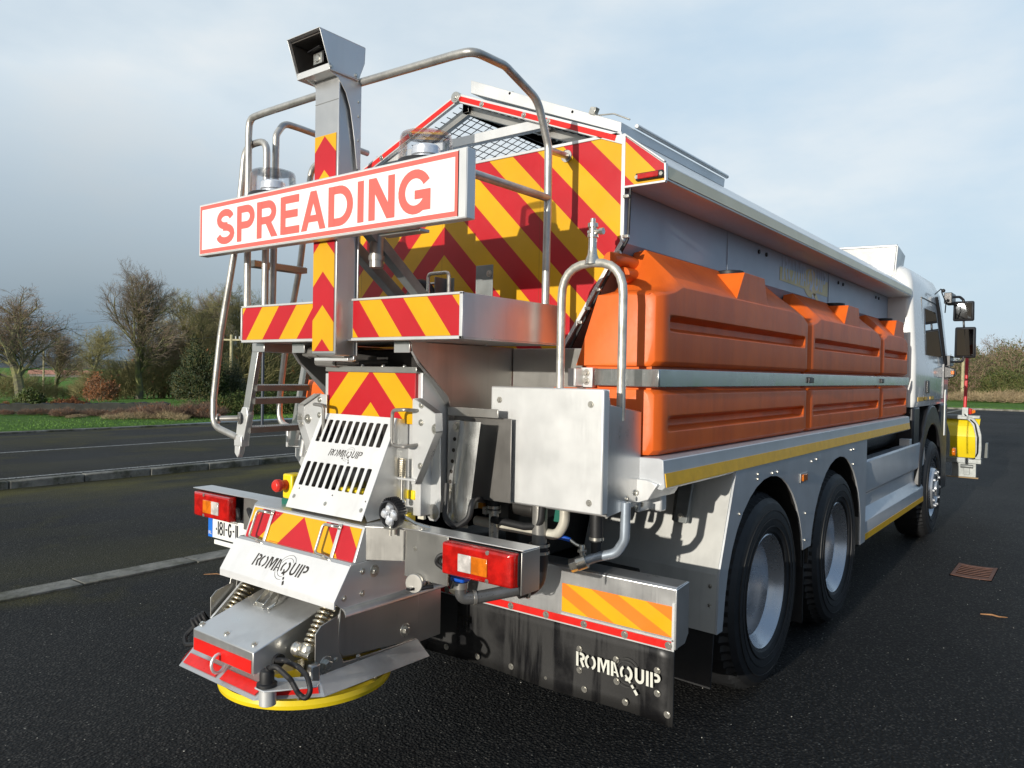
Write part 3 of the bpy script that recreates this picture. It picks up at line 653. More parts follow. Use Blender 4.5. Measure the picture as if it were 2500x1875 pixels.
part(mb, 'plug', BLK, hp, 0)
rp = MB().xz([(x*1., z) for x, z in hull], .889, .905)
part(rp, 'rear_panel', CH_H, bev=0)
# pale edge trim round the chevron plate
tr = MB()
for s in (1, -1):
    path = [(s*x, .886, z) for x, z in ((.955, 2.69), (.955, 2.228), (.902, 2.15), (.705, 1.845), (.60, 1.69))]
    for a, b in zip(path, path[1:]):
        a, b = V(a), V(b); d = (b-a).normalized(); n = V((d.z, 0, -d.x))*.009; tr.prism([a-n, b-n, b+n, a+n], (0, .012, 0))
tr.box(-.945, .945, .884, .905, 2.686, 2.70)
part(tr, 'edge_trim', STB)
cb = MB().tube([(.985, .90, 2.46), (.98, .895, 2.24), (.925, .895, 2.15), (.735, .895, 1.845), (.69, .895, 1.76), (.70, .9, 1.62)], .007, 8, fil=.04)
co = part(cb, 'trim_cable', BLK, bev=0)
mb = MB()
for x, z in ((.981, 2.42), (.982, 2.25), (.945, 2.185), (.85, 2.03), (.80, 1.95), (.76, 1.89)): mb.box(x-.02, x+.008, .878, .893, z-.007, z+.007); mb.bolt((x-.012, .878, z), (0, -1, 0), .004, .003)
part(mb, 'cable_clip', ZIN, co)
# gable rafters, tape, apex hinge, tie bar
ap = 3.06
mb = MB()
for s in (1, -1):
    mb.prism([(0, .884, ap), (s*.95, .884, 2.688), (s*.95, .884, 2.644), (0, .884, ap-.046)], (0, .022, 0))

gb = part(mb, 'gable_frame', STB)
for s in (1, -1):
    tp = MB(); d = V((s*.95, 0, -.372)).normalized(); n = V((-d.z*s*1, 0, d.x*s)).normalized()
    for a, b in ((.03, .17), (.185, .45), (.46, .60), (.61, .99)) if s > 0 else ((.03, .34), (.35, .58), (.59, .99)):
        p, q = V((0, .8815, ap-.012))+d*a, V((0, .8815, ap-.012))+d*b; tp.prism([p, q, q-n*.024, p-n*.024], (0, .0025, 0))
    part(tp, 'gable_tape', RTP, gb, 0)
mb = MB()
for s, a in ((1, .177), (1, .455), (1, .605), (-1, .345), (-1, .585)):
    x, z = s*a*.93, ap-.026-a*.365; mb.bolt((x, .881, z), (0, -1, 0), .009, .008)
mb.cyl((0, .87, ap-.025), (0, .90, ap-.025), .028); mb.bolt((0, .87, ap-.025), (0, -1, 0), .012, .006)
part(mb, 'hinge', ZIN, gb, .001)
part(MB().box(-.62, .53, .915, .955, 2.802, 2.848), 'tie_bar', STB, gb)
# roof grates (wire mesh), right lid folded down over them
def grate(s):
    mb = MB(); d = V((s*.93, 0, -.368)); o = V((0, 0, ap-.03)); L_ = d.length; dn = d.normalized()
    k = int(L_/.045)
    def rod(a, b, r):
        t = (b-a).normalized(); u = t.orthogonal().normalized()*r; w_ = t.cross(u)
        mb.add([a+u, a+w_, a-u, a-w_, b+u, b+w_, b-u, b-w_], [(i, (i+1) % 4, 4+(i+1) % 4, 4+i) for i in range(4)])
    for i in range(1, k): p = o+dn*(L_*i/k); rod(p+V((0, .95, 0)), p+V((0, 6.0, 0)), .0024)
    y = .98
    while y < 6.0: rod(o+V((0, y, -.004)), o+d+V((0, y, -.004)), .0024); y += .052
    g = part(mb, 'mesh_grate', BLK, bev=0, smooth=0)
    fb = MB()
    for y in (.97, 2.2, 3.4, 4.6, 5.95): fb.prism([o+V((0, y, -.01)), o+d+V((0, y, -.01)), o+d+V((0, y, -.055)), o+V((0, y, -.055))], (0, .03, 0))
    fb.prism([o+V((-.02, .95, 0)), o+V((.02, .95, 0)), o+V((.02, .95, -.05)), o+V((-.02, .95, -.05))], (0, 5.1, 0))
    part(fb, 'grate_frame', STD, g)
grate(-1); grate(1)
ld = MB(); d = V((.865, 0, -.38)); n = V((.38, 0, .865)).normalized(); o = V((.05, .95, 3.10))
ld.prism([(.05, .93, 3.062), (.914, .93, 2.712), (.918, .93, 2.757), (.05, .93, 3.128)], (0, 1.16, 0))
lid = part(ld, 'roof_lid', STB, bev=.003)
part(MB().cyl(o+d*.99+n*.05+V((0, .1, 0)), o+d*.99+n*.05+V((0, 1.15, 0)), .011, n=8), 'lid_lip', STB, lid)
mb = MB()
for t in (.28, .70): p = o+d*t+n*.018; mb.bolt(p, (0, -1, 0), .010, .02); mb.tube([p+V((.012, -.006, .004)), p+V((.05, -.006, -.012))], .003, 6)
p = o+d*.80+n*.03; mb.prism([p, p+d.normalized()*.03, p+d.normalized()*.03+n*.035, p+n*.03], (0, -.03, 0)); mb.tube([p+V((.03, -.01, -.01)), p+V((.12, -.012, -.02)), p+V((.20, -.01, -.06))], .004, 6, fil=.03)
part(mb, 'latch', ZIN, lid, .001)
# eaves / gutter
gut = [(.952, 2.687), (1.147, 2.536), (1.153, 2.467), (1.135, 2.461), (.952, 2.461)]
g = part(MB().xz(gut, .90, 6.17), 'eaves', STB, bev=.003)
part(MB().xz([(-x, z) for x, z in gut], .90, 6.17), 'eaves', STB)
part(MB().prism([(1.1495, .91, 2.528), (1.1545, .91, 2.476), (1.1545, 6.15, 2.476), (1.1495, 6.15, 2.528)], (.0022, 0, .0004)), 'eaves_tape', GTP, g, 0)
fl = part(MB().xz([(.957, 2.679), (1.145, 2.533), (1.150, 2.467), (.957, 2.465)], .889, .899), 'eaves_end', CH_H, bev=0)
part(MB().box(.955, 1.153, .885, .905, 2.456, 2.466).prism([(1.146, .885, 2.536), (1.155, .885, 2.536), (1.158, .885, 2.462), (1.149, .885, 2.462)], (0, .02, 0)).prism([(.957, .885, 2.684), (1.146, .885, 2.540), (1.150, .885, 2.546), (.960, .885, 2.69)], (0, .02, 0)), 'end_trim', STB, fl)
ml = part(MB().box(1.022, 1.148, .872, .886, 2.476, 2.507), 'marker_lamp', BLK, bev=.004, label='small red side marker lamp on the eaves end')
part(MB().box(1.034, 1.130, .866, .8725, 2.480, 2.503), 'lamp_lens', LRD, ml, .003)
part(MB().bolt((1.028, .872, 2.491), (0, -1, 0), .005, .003).bolt((1.140, .872, 2.491), (0, -1, 0), .005, .003), 'screw', ZIN, ml, 0)
# headboard at the front of the hopper
hb = MB().prism([(.10, 6.16, 2.72), (.985, 6.16, 2.68), (1.02, 6.10, 2.955), (.32, 6.10, 2.975)], (0, .03, 0)).prism([(.99, 6.16, 2.68), (1.022, 6.10, 2.955), (1.022, 6.45, 2.90), (.99, 6.45, 2.68)], (.012, 0, 0)).prism([(.32, 6.08, 2.966), (1.025, 6.08, 2.946), (1.025, 6.13, 2.962), (.32, 6.13, 2.982)], (0, 0, .012))
part(hb, 'headboard', STB)
# side decal: an amber ground with the maker's word in blue grey
dc = MB().prism([(.9512, 2.94, 2.375), (.9512, 4.03, 2.386), (.9512, 4.03, 2.275), (.9512, 2.94, 2.288)], (.0012, 0, 0)).prism([(.9512, 3.60+.17*math.cos(R(a)), 2.335+.10*math.sin(R(a))) for a in range(0, 360, 15)], (.001, 0, 0)).prism([(.9512, 3.66, 2.27), (.9512, 3.74, 2.27), (.9512, 3.83, 2.215), (.9512, 3.76, 2.215)], (.001, 0, 0))
dco = part(dc, 'side_decal', pbr('amber_decal', (.66, .55, .20), .4), bev=0)
part(logo_mb((.9530, 2.98, 2.297), (0, 1, 0), (0, 0, 1), .98, .1, LOGO), 'lettering', pbr('grey_blue_lettering', (.50, .60, .72), .4), dco, 0, smooth=0)
# ---------------------------------------------------------------- orange brine tanks, straps
def tank(y0, y1, first=False):
    mb = MB(); L_ = y1-y0
    def low(y, ix, d):
        z = 1.333
        return [(.62, y, z), (1.17-ix-.02, y, z), (1.17-ix, y, z+.02), (1.17-ix, y, 1.426), (1.17-ix-d, y, 1.446), (1.17-ix-d, y, 1.474), (1.17-ix, y, 1.494), (1.17-ix, y, 1.582), (1.17-ix-.02, y, 1.602), (.66, y, 1.602)]
    rows = [(y0, .05, 0), (y0+.012, .022, 0), (y0+.04, .005, 0), (y0+.06, 0, 0), (y0+.10, 0, 0), (y0+.145, 0, .05), (y1-.13, 0, .05), (y1-.085, 0, 0), (y1-.05, 0, 0), (y1-.02, .006, 0), (y1-.004, .03, 0)]
    mb.loft([low(*q) for q in rows])
    def up(y, ix, d, zt, k):                                   # k: 0 low shoulder, 1 full height
        zs = zt
        return [(.775, y, 1.698), (1.17-ix-.02, y, 1.698), (1.17-ix, y, 1.718), (1.17-ix, y, 1.843), (1.17-ix-d, y, 1.862), (1.17-ix-d, y, 1.894), (1.17-ix, y, 1.914), (1.17-ix, y, zs-.012), (1.17-ix-.014, y, zs+.001), (1.12, y, zs+.008+.03*k), (.985, y, zs+.015+.15*k), (.93, y, zs+.012+.145*k), (.88, y, 2.0)]
    ye = y0+.22
    rows = [(y0, .05, 0, 1.985, 0), (y0+.012, .022, 0, 1.995, 0), (y0+.04, .005, 0, 2.003, 0), (y0+.07, 0, 0, 2.006, .0), (y0+.10, 0, 0, 2.012, .1), (y0+.145, 0, .05, 2.022, .35), (ye, 0, .05, 2.05, 1), (y1-.33, 0, .05, 2.055, 1), (y1-.13, 0, .05, 2.04, .85), (y1-.085, 0, 0, 2.02, .6), (y1-.06, 0, 0, 2.012, .45), (y1-.02, .006, 0, 2.0, .3), (y1-.004, .03, 0, 1.99, .2)]
    mb.loft([up(*q) for q in rows])
    a = y0+.40*L_
    mb.loft([[(x0_, a, 2.0), (x0_, a+.13, 2.187), (x0_, a+.42, 2.187), (x0_, a+.50, 2.0)] for x0_ in (1.163, .93)])
    mb.box(.80, 1.13, y0+.02, y1-.03, 1.59, 1.71)
    t = part(mb, 'brine_tank', ORG, bev=.013, seg=3, smooth=50)
    part(MB().cyl((1.03, a+.27, 2.183), (1.03, a+.27, 2.196), .085, n=24).cyl((1.03, a+.27, 2.194), (1.03, a+.27, 2.216), .072, n=14), 'filler_cap', BLK, t, .003)
    if first:
        part(MB().tube([(.925, .84, 2.15), (.93, .95, 2.155), (.96, 1.10, 2.13)], .034, 16).tube([(.955, .90, 2.09), (.965, 1.12, 2.09)], .034, 16), 'moulded_pipe', ORG, t, .004)
for y0, y1, f in ((.825, 2.858, 1), (2.87, 4.85, 0), (4.86, 5.98, 0)): tank(y0, y1, f)
sb = part(MB().box(1.172, 1.183, .815, 5.95, 1.613, 1.686).box(.88, 1.183, .806, .815, 1.613, 1.686), 'tank_strap', STR, bev=.003)
part(MB().box(.79, .875, .80, .83, 1.605, 1.69).box(.79, .83, .74, .80, 1.61, 1.685), 'strap_bracket', STB, sb)
mb = MB()
for z in (1.632, 1.666): mb.bolt((.845, .80, z), (0, -1, 0), .011, .012)
part(mb, 'bolt', ZIN, sb, .001)
for y in (2.84, 4.80): part(MB().box(1.183, 1.196, y-.045, y+.045, 1.632, 1.668), 'side_marker', PLB, sb, .004)
# ---------------------------------------------------------------- catwalk rail under the tanks, mudguards, side guard
rl_ = MB().loft([[(.95, y, 1.325), (1.195, y, 1.328), (1.213, y, 1.322), (1.216, y, 1.272), (1.224, y, 1.212), (1.21, y, 1.20), (.95, y, 1.235)] for y in (.80, 5.84)])
ra = part(rl_, 'side_rail', AL, bev=.003)
part(MB().prism([(1.2166, .81, 1.268), (1.2241, .81, 1.213), (1.2241, 5.82, 1.213), (1.2166, 5.82, 1.268)], (.0022, 0, .0004)), 'side_tape', YTP, ra, 0)
part(MB().loft([[(x+.02, y, z) for x, z in ((.92, 1.24), (1.13, 1.24), (1.18, 1.225), (1.14, 1.16), (1.03, 1.12), (.92, 1.12))] for y in (.78, 1.02)]), 'rail_end_bracket', STB, ra, .003)
arch_z = lambda c, hw, n=18: [(c-hw*math.cos(math.pi*i/n), .54+.60*math.sin(math.pi*i/n)) for i in range(n+1)]
out = [(1.565, 1.212), (1.38, .745), (1.365, .475), (1.43, .475)]+arch_z(2.05, .60)[1:-1]+[(2.64, .645), (2.77, .645)]+arch_z(3.41, .625)[1:-1]+[(4.035, .44), (4.18, .44), (4.18, 1.212)]
aw = part(MB().yz(out, 1.212, 1.222), 'wheel_arch_panel', AL, bev=.002)
mb = MB()
for y, z in ((1.70, 1.165), (1.92, 1.175), (2.0, 1.175), (1.46, 1.02), (1.7, 1.19), (2.62, 1.18), (2.72, 1.185), (2.52, .88), (2.52, .72), (3.55, 1.185), (3.62, 1.185), (3.62, 1.08)): mb.bolt((1.222, y+.15, z-.02), (1, 0, 0), .007, .006)
part(mb, 'bolt', ZIN, aw, 0)
so_ = part(MB().box(1.222, 1.228, 2.55, 2.69, 1.05, 1.105), 'marker_plate', STD, aw, .002); part(MB().box(1.228, 1.235, 2.58, 2.665, 1.058, 1.098), 'marker_lens', LOR, aw, .003)
def arch_shell(c, hw):
    p = arch_z(c, hw); q = arch_z(c, hw-.012); mb = MB(); mb.loft([[(x, a, b) for a, b in p]+[(x, a, b) for a, b in reversed(q)] for x in (.80, 1.212)]); return mb
part(arch_shell(2.05, .607), 'wheel_arch_liner', DRK, aw, 0); part(arch_shell(3.41, .632), 'wheel_arch_liner', DRK, aw, 0)
part(MB().box(1.0, 1.211, 4.02, 4.032, .44, .98), 'front_mud_board', STD, aw)
# rear mudguard board: pale panel, ribs, black rubber below
mg = MB().prism([(.45, 1.60, 1.215), (1.211, 1.562, 1.215), (1.211, 1.38, .745), (.45, 1.44, .745)], (0, .008, 0)).prism([(.45, 1.44, .745), (1.211, 1.38, .745), (1.211, 1.366, .475), (.45, 1.42, .475)], (0, .008, 0))
mgo = part(mg, 'rear_mudguard', pbr('pale_polymer', (.56, .56, .53), .42, .15, .08, 5, streak=.25), bev=.001)
part(MB().prism([(.86, 1.41, .485), (1.203, 1.376, .485), (1.196, 1.365, .215), (.86, 1.39, .215)], (0, .010, 0)), 'mud_rubber', BLK, mgo)
part(MB().prism([(.965, 1.53, 1.20), (1.04, 1.525, 1.20), (1.04, 1.442, .955), (.965, 1.448, .955)], (0, -.03, 0)).prism([(.935, 1.54, 1.20), (.965, 1.535, 1.20), (.965, 1.455, .955), (.945, 1.457, .955)], (0, -.012, 0)), 'stiffener', GLV, mgo, .008)
mb = MB().bolt((1.003, 1.425, .985), (0, -1, 0), .010, .006)
for z in (.69, .60, .51): mb.bolt((1.18, 1.376, z), (0, -1, 0), .006, .005)
part(mb, 'bolt', ZIN, mgo, 0)
sgp = [(1.165, 1.04), (1.19, 1.045), (1.20, 1.03), (1.20, .80), (1.165, .765), (1.165, .665), (1.215, .585), (1.215, .44), (1.18, .425), (1.08, .425), (1.08, 1.03)]
sg = part(MB().loft([[(x, y, z) for x, z in sgp] for y in (4.2, 6.72)]), 'side_guard', AL, bev=.004)
part(MB().prism([(1.2152, 4.22, .492), (1.2152, 4.22, .445), (1.2152, 6.70, .445), (1.2152, 6.70, .492)], (.0025, 0, 0)), 'side_tape', YTP, sg, 0)
part(MB().prism([(1.10, 6.72, .43), (1.215, 6.72, .43), (1.21, 6.76, .60), (1.17, 6.85, .70), (1.21, 6.76, .80), (1.20, 6.72, 1.04), (1.10, 6.72, 1.04)], (0, .012, 0)), 'guard_end', STB, sg)
part(MB().box(1.05, 1.165, 4.2, 6.7, .94, .99).box(.95, 1.0, 4.4, 4.9, 1.05, 1.2).box(.9, 1.16, 5.4, 6.0, .99, 1.0), 'tool_tray', DRK, sg); part(MB().box(1.10, 1.19, 6.02, 6.12, 1.02, 1.10), 'tray_catch', STB, sg)
part(MB().cyl((.92, 4.3, 1.12), (.92, 6.3, 1.12), .12, n=24), 'air_tank', DRK, bev=.01)
# chassis
part(MB().box(-.42, -.34, .9, 8.3, .75, 1.05).box(.34, .42, .9, 8.3, .75, 1.05).box(-.9, .9, 1.0, 8.0, 1.06, 1.22).box(-.5, .5, .9, 3.9, 1.2, 1.55).box(-1.1, 1.1, 6.3, 8.0, .55, 1.2).box(-.8, .8, 1.2, 6.0, .45, .7), 'chassis', DRK, bev=.01)
# ---------------------------------------------------------------- wheels
def wheel_meshes(front):
    n = 120; prof = [(.30, .0), (.315, -.022), (.36, -.032), (.42, -.034), (.468, -.022), (.492, .002), (.507, .03), (.520, .045), (.522, .12), (.52, .235), (.50, .268), (.46, .285), (.30, .27), (.28, .2), (.28, .06)]
    ty = MB(); vs = []; m_ = len(prof)
    for k in range(n):
        for i, (r_, h) in enumerate(prof):
            rr = r_ - (.016 if (i in (6, 7) and k % 2) else 0) - (.006 if (i == 8 and k % 4 == 0) else 0); a = 2*math.pi*k/n; vs.append((h, rr*math.cos(a), rr*math.sin(a)))
    ty.add(vs, [(k*m_+i, k*m_+(i+1) % m_, ((k+1) % n)*m_+(i+1) % m_, ((k+1) % n)*m_+i) for k in range(n) for i in range(m_)])
    for r_ in (.345, .385, .43): ty.lathe([(r_-.003, -.030), (r_-.002, -.036), (r_+.002, -.036), (r_+.003, -.030)], (0, 0, 0), (1, 0, 0), 96)
    if front:
        rp_ = [(.300, .002), (.304, -.008), (.296, -.014), (.288, -.006), (.278, .02), (.262, .035), (.235, .02), (.215, -.03), (.205, -.05), (.150, -.055), (.14, -.02), (.09, -.02), (.08, -.07), (0, -.075)]
    else:
        rp_ = [(.302, .004), (.306, -.008), (.298, -.014), (.290, -.004), (.284, .010), (.268, .026), (.258, .050), (.250, .060), (.247, .10), (.240, .115), (.236, .16), (.226, .18), (.16, .195), (.135, .20), (.13, .15), (.10, .13), (0, .125)]
    rm = MB().lathe(rp_, (0, 0, 0), (1, 0, 0), 72)
    for k in range(10):
        a = 2*math.pi*k/10; q = (.168 if not front else .178); xx = .195 if not front else -.052
        rm.cyl((xx, q*math.cos(a), q*math.sin(a)), (xx-(.035 if not front else .018), q*math.cos(a), q*math.sin(a)), .015, n=6)
    return ty, rm
def wheel(y, x, side, front):
    ty, rm = wheel_meshes(front)
    for mb in (ty, rm): mb.v = [(x-side*p[0], y+p[1], .522+p[2]) for p in mb.v]
    o = part(ty, 'tyre', TYR, bev=0, smooth=30); part(rm, 'rim', RIM, o, 0, smooth=30); return o
TYR = pbr('tyre_rubber', (.010, .0105, .0115), .6, 0, .3, 10, .15, 80)
for y in (2.07, 3.44): wheel(y, 1.19, 1, False); wheel(y, .87, 1, False); wheel(y, -1.19, -1, False)
wheel(7.12, 1.205, 1, True); wheel(7.12, -1.205, -1, True)
part(MB().cyl((-1.0, 2.07, .522), (1.0, 2.07, .522), .10).cyl((-1.0, 3.44, .522), (1.0, 3.44, .522), .10).cyl((-1.0, 7.12, .522), (1.0, 7.12, .522), .08).ball((0, 2.07, .54), .24).ball((0, 3.44, .54), .24), 'axle', DRK, bev=0)
part(MB().box(.95, 1.20, 2.735, 2.747, .18, .80), 'mud_flap', BLK)
# ---------------------------------------------------------------- cab
def rr(x, y0, y1, r, k=5):
    p = []
    for cx, cy, a0 in ((x-r, y0+r, -90), (x-r*1.3, y1-r*1.3, 0), (-x+r*1.3, y1-r*1.3, 90), (-x+r, y0+r, 180)):
        q = r if cy == y0+r else r*1.3
        p += [(cx+q*math.cos(R(a0+90*i/k)), cy+q*math.sin(R(a0+90*i/k))) for i in range(k+1)]
    return p
lv = [(1.40, 1.185, 6.16, 8.25, .05), (1.46, 1.2, 6.15, 8.28, .06), (1.85, 1.2, 6.15, 8.25, .06), (2.42, 1.162, 6.15, 8.05, .07), (2.62, 1.145, 6.16, 7.95, .09), (2.74, 1.11, 6.19, 7.8, .16), (2.80, 1.02, 6.25, 7.65, .18), (2.83, .86, 6.4, 7.4, .2)]
cb = part(MB().loft([[(x, y, z) for x, y in rr(xx, y0, y1, r_)] for z, xx, y0, y1, r_ in lv]), 'cab', WHT, bev=0, smooth=50)
dr_ = [(6.62, 1.46), (6.62, 2.50), (7.50, 2.50), (7.86, 1.86), (7.84, 1.46)]
mb = MB()
for a, b in zip(dr_, dr_[1:]+dr_[:1]):
    xa, xb = [1.203-.038*max(0, (q[1]-1.85)/.57) for q in (a, b)]; mb.tube([(xa-.001, a[0], a[1]), (xb-.001, b[0], b[1])], .005, 6)
part(mb, 'door_seam', PLB, cb, 0)
part(MB().prism([(1.2005, 6.70, 1.92), (1.167, 6.74, 2.40), (1.167, 7.42, 2.40), (1.2005, 7.72, 1.92)], (.004, 0, 0)), 'side_window', GLS, cb, .002)
part(MB().box(1.203, 1.225, 6.72, 6.82, 1.53, 1.66), 'door_handle', PLB, cb, .008)
mb = MB()
for a, b in ((6.30, 6.60), (6.66, 6.82), (6.98, 7.2)): mb.box(1.2015, 1.2045, a, b, 1.455, 1.495)
part(mb, 'cab_tape', YTP, cb, 0)
part(MB().tube([(1.206, 7.86, 1.86), (1.175, 7.60, 2.40), (1.155, 7.52, 2.58)], .02, 8), 'window_pillar', PLB, cb, 0)
part(MB().box(.5, 1.0, 6.35, 6.55, 2.80, 2.86), 'roof_hatch', pbr('brown_hatch', (.2, .11, .08), .5), cb, .01)
part(MB().prism([(x, 8.2, z) for x, z in ((-1.0, 1.9), (1.0, 1.9), (.98, 2.5), (-.98, 2.5))], (0, .08, 0)), 'windscreen', GLS, cb)
mb = MB().tube([(1.16, 7.4, 2.60), (1.21, 7.45, 2.66), (1.22, 7.5, 2.64)], .006, 6).ball((1.225, 7.5, 2.645), .022, 10).tube([(1.21, 7.5, 2.63), (1.24, 7.6, 2.52), (1.22, 7.7, 2.42)], .006, 6)
part(mb, 'aerial', BLK, cb, 0)
mi = part(MB().box(1.17, 1.25, 7.95, 8.25, 2.545, 2.67).tube([(1.22, 8.1, 2.63), (1.30, 8.18, 2.635), (1.335, 8.2, 2.60), (1.335, 8.2, 2.55)], .016, 8, fil=.03).box(1.17, 1.25, 7.95, 8.2, 1.83, 1.95).tube([(1.22, 8.1, 1.88), (1.34, 8.2, 1.885), (1.35, 8.2, 1.95)], .014, 8, fil=.03).tube([(1.34, 8.21, 2.36), (1.345, 8.21, 2.28)], .012, 8), 'mirror_arm', PLB, bev=.01)
def mirror(x0, x1, z0, z1):
    c = MB().loft([[(x0+e, y, z0+e), (x1-e, y, z0+e), (x1-e*.6, y, z1-e), (x0+e*.6, y, z1-e)] for y, e in ((8.195, .0), (8.22, -.006), (8.29, .012), (8.32, .05))]); o = part(c, 'mirror', PLB, bev=.02, seg=3)
    part(MB().box(x0+.018, x1-.018, 8.188, 8.198, z0+.018, z1-.018), 'mirror_glass', MIR, o, .004)
mirror(1.235, 1.440, 2.362, 2.582); mirror(1.258, 1.463, 1.935, 2.282)
ci = part(MB().loft([[(1.16, 7.9, 1.68), (1.30, 7.9, 1.70), (1.31, 7.9, 1.80), (1.17, 7.9, 1.84)], [(1.16, 8.25, 1.70), (1.27, 8.25, 1.72), (1.27, 8.25, 1.79), (1.16, 8.25, 1.82)]]), 'indicator_housing', PLB, bev=.012); part(MB().box(1.265, 1.30, 7.885, 7.902, 1.735, 1.775), 'indicator_lens', LOR, ci, .004)
# front wheel arch in black plastic, step, white guide
p = [(7.12-.70*math.cos(math.pi*i/20), .62+.78*math.sin(math.pi*i/20)) for i in range(21)]; q = [(7.12-.60*math.cos(math.pi*i/20), .60+.60*math.sin(math.pi*i/20)) for i in range(21)]
fa = part(MB().loft([[(x, a, b) for a, b in p]+[(x, a, b) for a, b in reversed(q)] for x in (.75, 1.175, 1.215)]), 'front_fender', PLB, bev=.012)
part(MB().box(.6, 1.19, 6.2, 6.50, .95, 1.40).box(1.0, 1.2, 7.72, 8.2, .42, 1.40), 'cab_skirt', PLB, fa, .02)
gd = [(6.93-.035, 1.10), (6.93-.035, 1.54), (6.93-.02, 1.57), (6.93+.02, 1.57), (6.93+.035, 1.54), (6.93+.035, 1.10)]
part(MB().yz(gd, 1.345, 1.355), 'white_guide_plate', WPN, bev=.004)
part(MB().cyl((1.30, 7.9, .86), (1.335, 7.9, .86), .045, n=20), 'front_indicator', LOR, bev=.006)
# ---------------------------------------------------------------- snow plough
pr = [(9.50, .66), (9.40, .80), (9.36, .95), (9.40, 1.08), (9.52, 1.19)]
pl = part(MB().loft([[(x, y, z) for y, z in pr]+[(x, y+.012, z) for y, z in reversed(pr)] for x in (-1.5, 1.40)]), 'snow_plough', YEL, bev=.002)
mb = MB()
for x0_, x1_ in ((.3, .36), (-.5, -.44), (-1.4, -1.34)):
    arcp = [(9.46, .64), (9.34, .80), (9.29, .95), (9.33, 1.09), (9.45, 1.21)]; inn = [(9.41, .66), (9.36, .80), (9.32, .95), (9.36, 1.08), (9.48, 1.19)]
    mb.loft([[(x, y, z) for y, z in arcp]+[(x, y+.08, z) for y, z in reversed(inn)] for x in (x0_, x1_)])
oa = [(.80, 1.215), (1.28, 1.21), (1.35, 1.18), (1.40, 1.10), (1.43, .98), (1.436, .80), (1.43, .66)]; ia = [(1.365, .66), (1.368, .80), (1.36, .97), (1.335, 1.08), (1.30, 1.14), (1.26, 1.168), (.80, 1.175)]
mb.xz(oa+ia, 9.36, 9.372); mb.xz([(x-.345, z) for x, z in oa[2:]]+[(x-.345, z) for x, z in ia[:-2]], 9.30, 9.312)
mb.box(-1.5, 1.43, 9.40, 9.52, .60, .67).box(-1.5, 1.40, 9.44, 9.50, 1.18, 1.22)
part(mb, 'plough_frame', GLV, pl, .004)
part(MB().box(1.10, 1.37, 9.45, 9.55, .42, .60), 'plough_shoe', GLV, pl); part(MB().box(1.04, 1.40, 9.43, 9.47, .405, .42), 'wear_edge', pbr('worn_wood', (.3, .2, .1), .8), pl)
part(MB().cyl((1.20, 9.42, .56), (1.34, 9.42, .56), .022, n=12).box(1.235, 1.30, 9.43, 9.45, .45, .58), 'adjuster', GLV, pl)
part(MB().prism([(1.455, 9.47, .68), (1.49, 9.46, .68), (1.49, 9.46, .87), (1.465, 9.47, .87)], (0, .12, 0)), 'end_plate', GLV, pl)
part(MB().tube([(1.10, 9.43, .66), (1.36, 9.40, .66), (1.395, 9.32, .75), (1.40, 9.26, .95), (1.36, 9.32, 1.12), (1.24, 9.42, 1.22), (1.20, 9.45, 1.28)], .009, 6, fil=.05), 'plough_cable', BLK, pl, 0)
part(MB().box(1.20, 1.27, 9.42, 9.50, 1.20, 1.32), 'pole_socket', GLV, pl)
part(MB().tube([(1.225, 9.48, 1.28), (1.235, 9.5, 2.04)], .020, 12), 'marker_pole', pbr('red_marker_pole', (.50, .02, .025), .35), pl, 0)
lm = part(MB().box(1.275, 1.31, 9.41, 9.47, 1.235, 1.31), 'plough_lamp', LRD, pl, .006); part(MB().loft([[(x, 9.44+s*a, 1.272+s*b) for a, b in ((-.03, -.03), (.03, -.03), (.03, .03), (-.03, .03))] for x, s in ((1.31, 1), (1.35, .6))]), 'lamp_tip', LOR, pl, .008)
# ================================================================== rear equipment
# ---------------------------------------------------------------- platform
pf = MB().box(-.66, .735, .121, .765, 1.782, 1.788).box(.733, .737, .121, .765, 1.788, 1.953).box(-.664, -.66, .121, .765, 1.782, 1.953).box(-.66, .737, .76, .765, 1.788, 1.80)
pf.box(-.66, -.06, .118, .121, 1.782, 1.953).box(.13, .737, .118, .121, 1.782, 1.953).box(-.06, .13, .175, .178, 1.782, 1.953)
pl_ = part(pf, 'platform', ST, bev=.002)
part(MB().box(-.652, -.066, .1155, .1182, 1.795, 1.945).box(.136, .722, .1155, .1182, 1.795, 1.945), 'chevron_strip', CH_P, pl_, 0)
part(MB().box(-.664, -.655, .112, .121, 1.782, 1.953).box(-.664, -.06, .112, .121, 1.782, 1.793).box(-.664, -.06, .112, .121, 1.946, 1.955).box(.724, .739, .112, .121, 1.782, 1.953).box(.13, .739, .112, .121, 1.782, 1.793).box(.13, .739, .112, .121, 1.946, 1.955), 'platform_trim', STB, pl_, .001)
mb = MB()
for x in (.20, .45, .62): mb.bolt((x, .60, 1.782), (0, 0, -1), .006, .005)
part(mb, 'bolt', ZIN, pl_, 0)
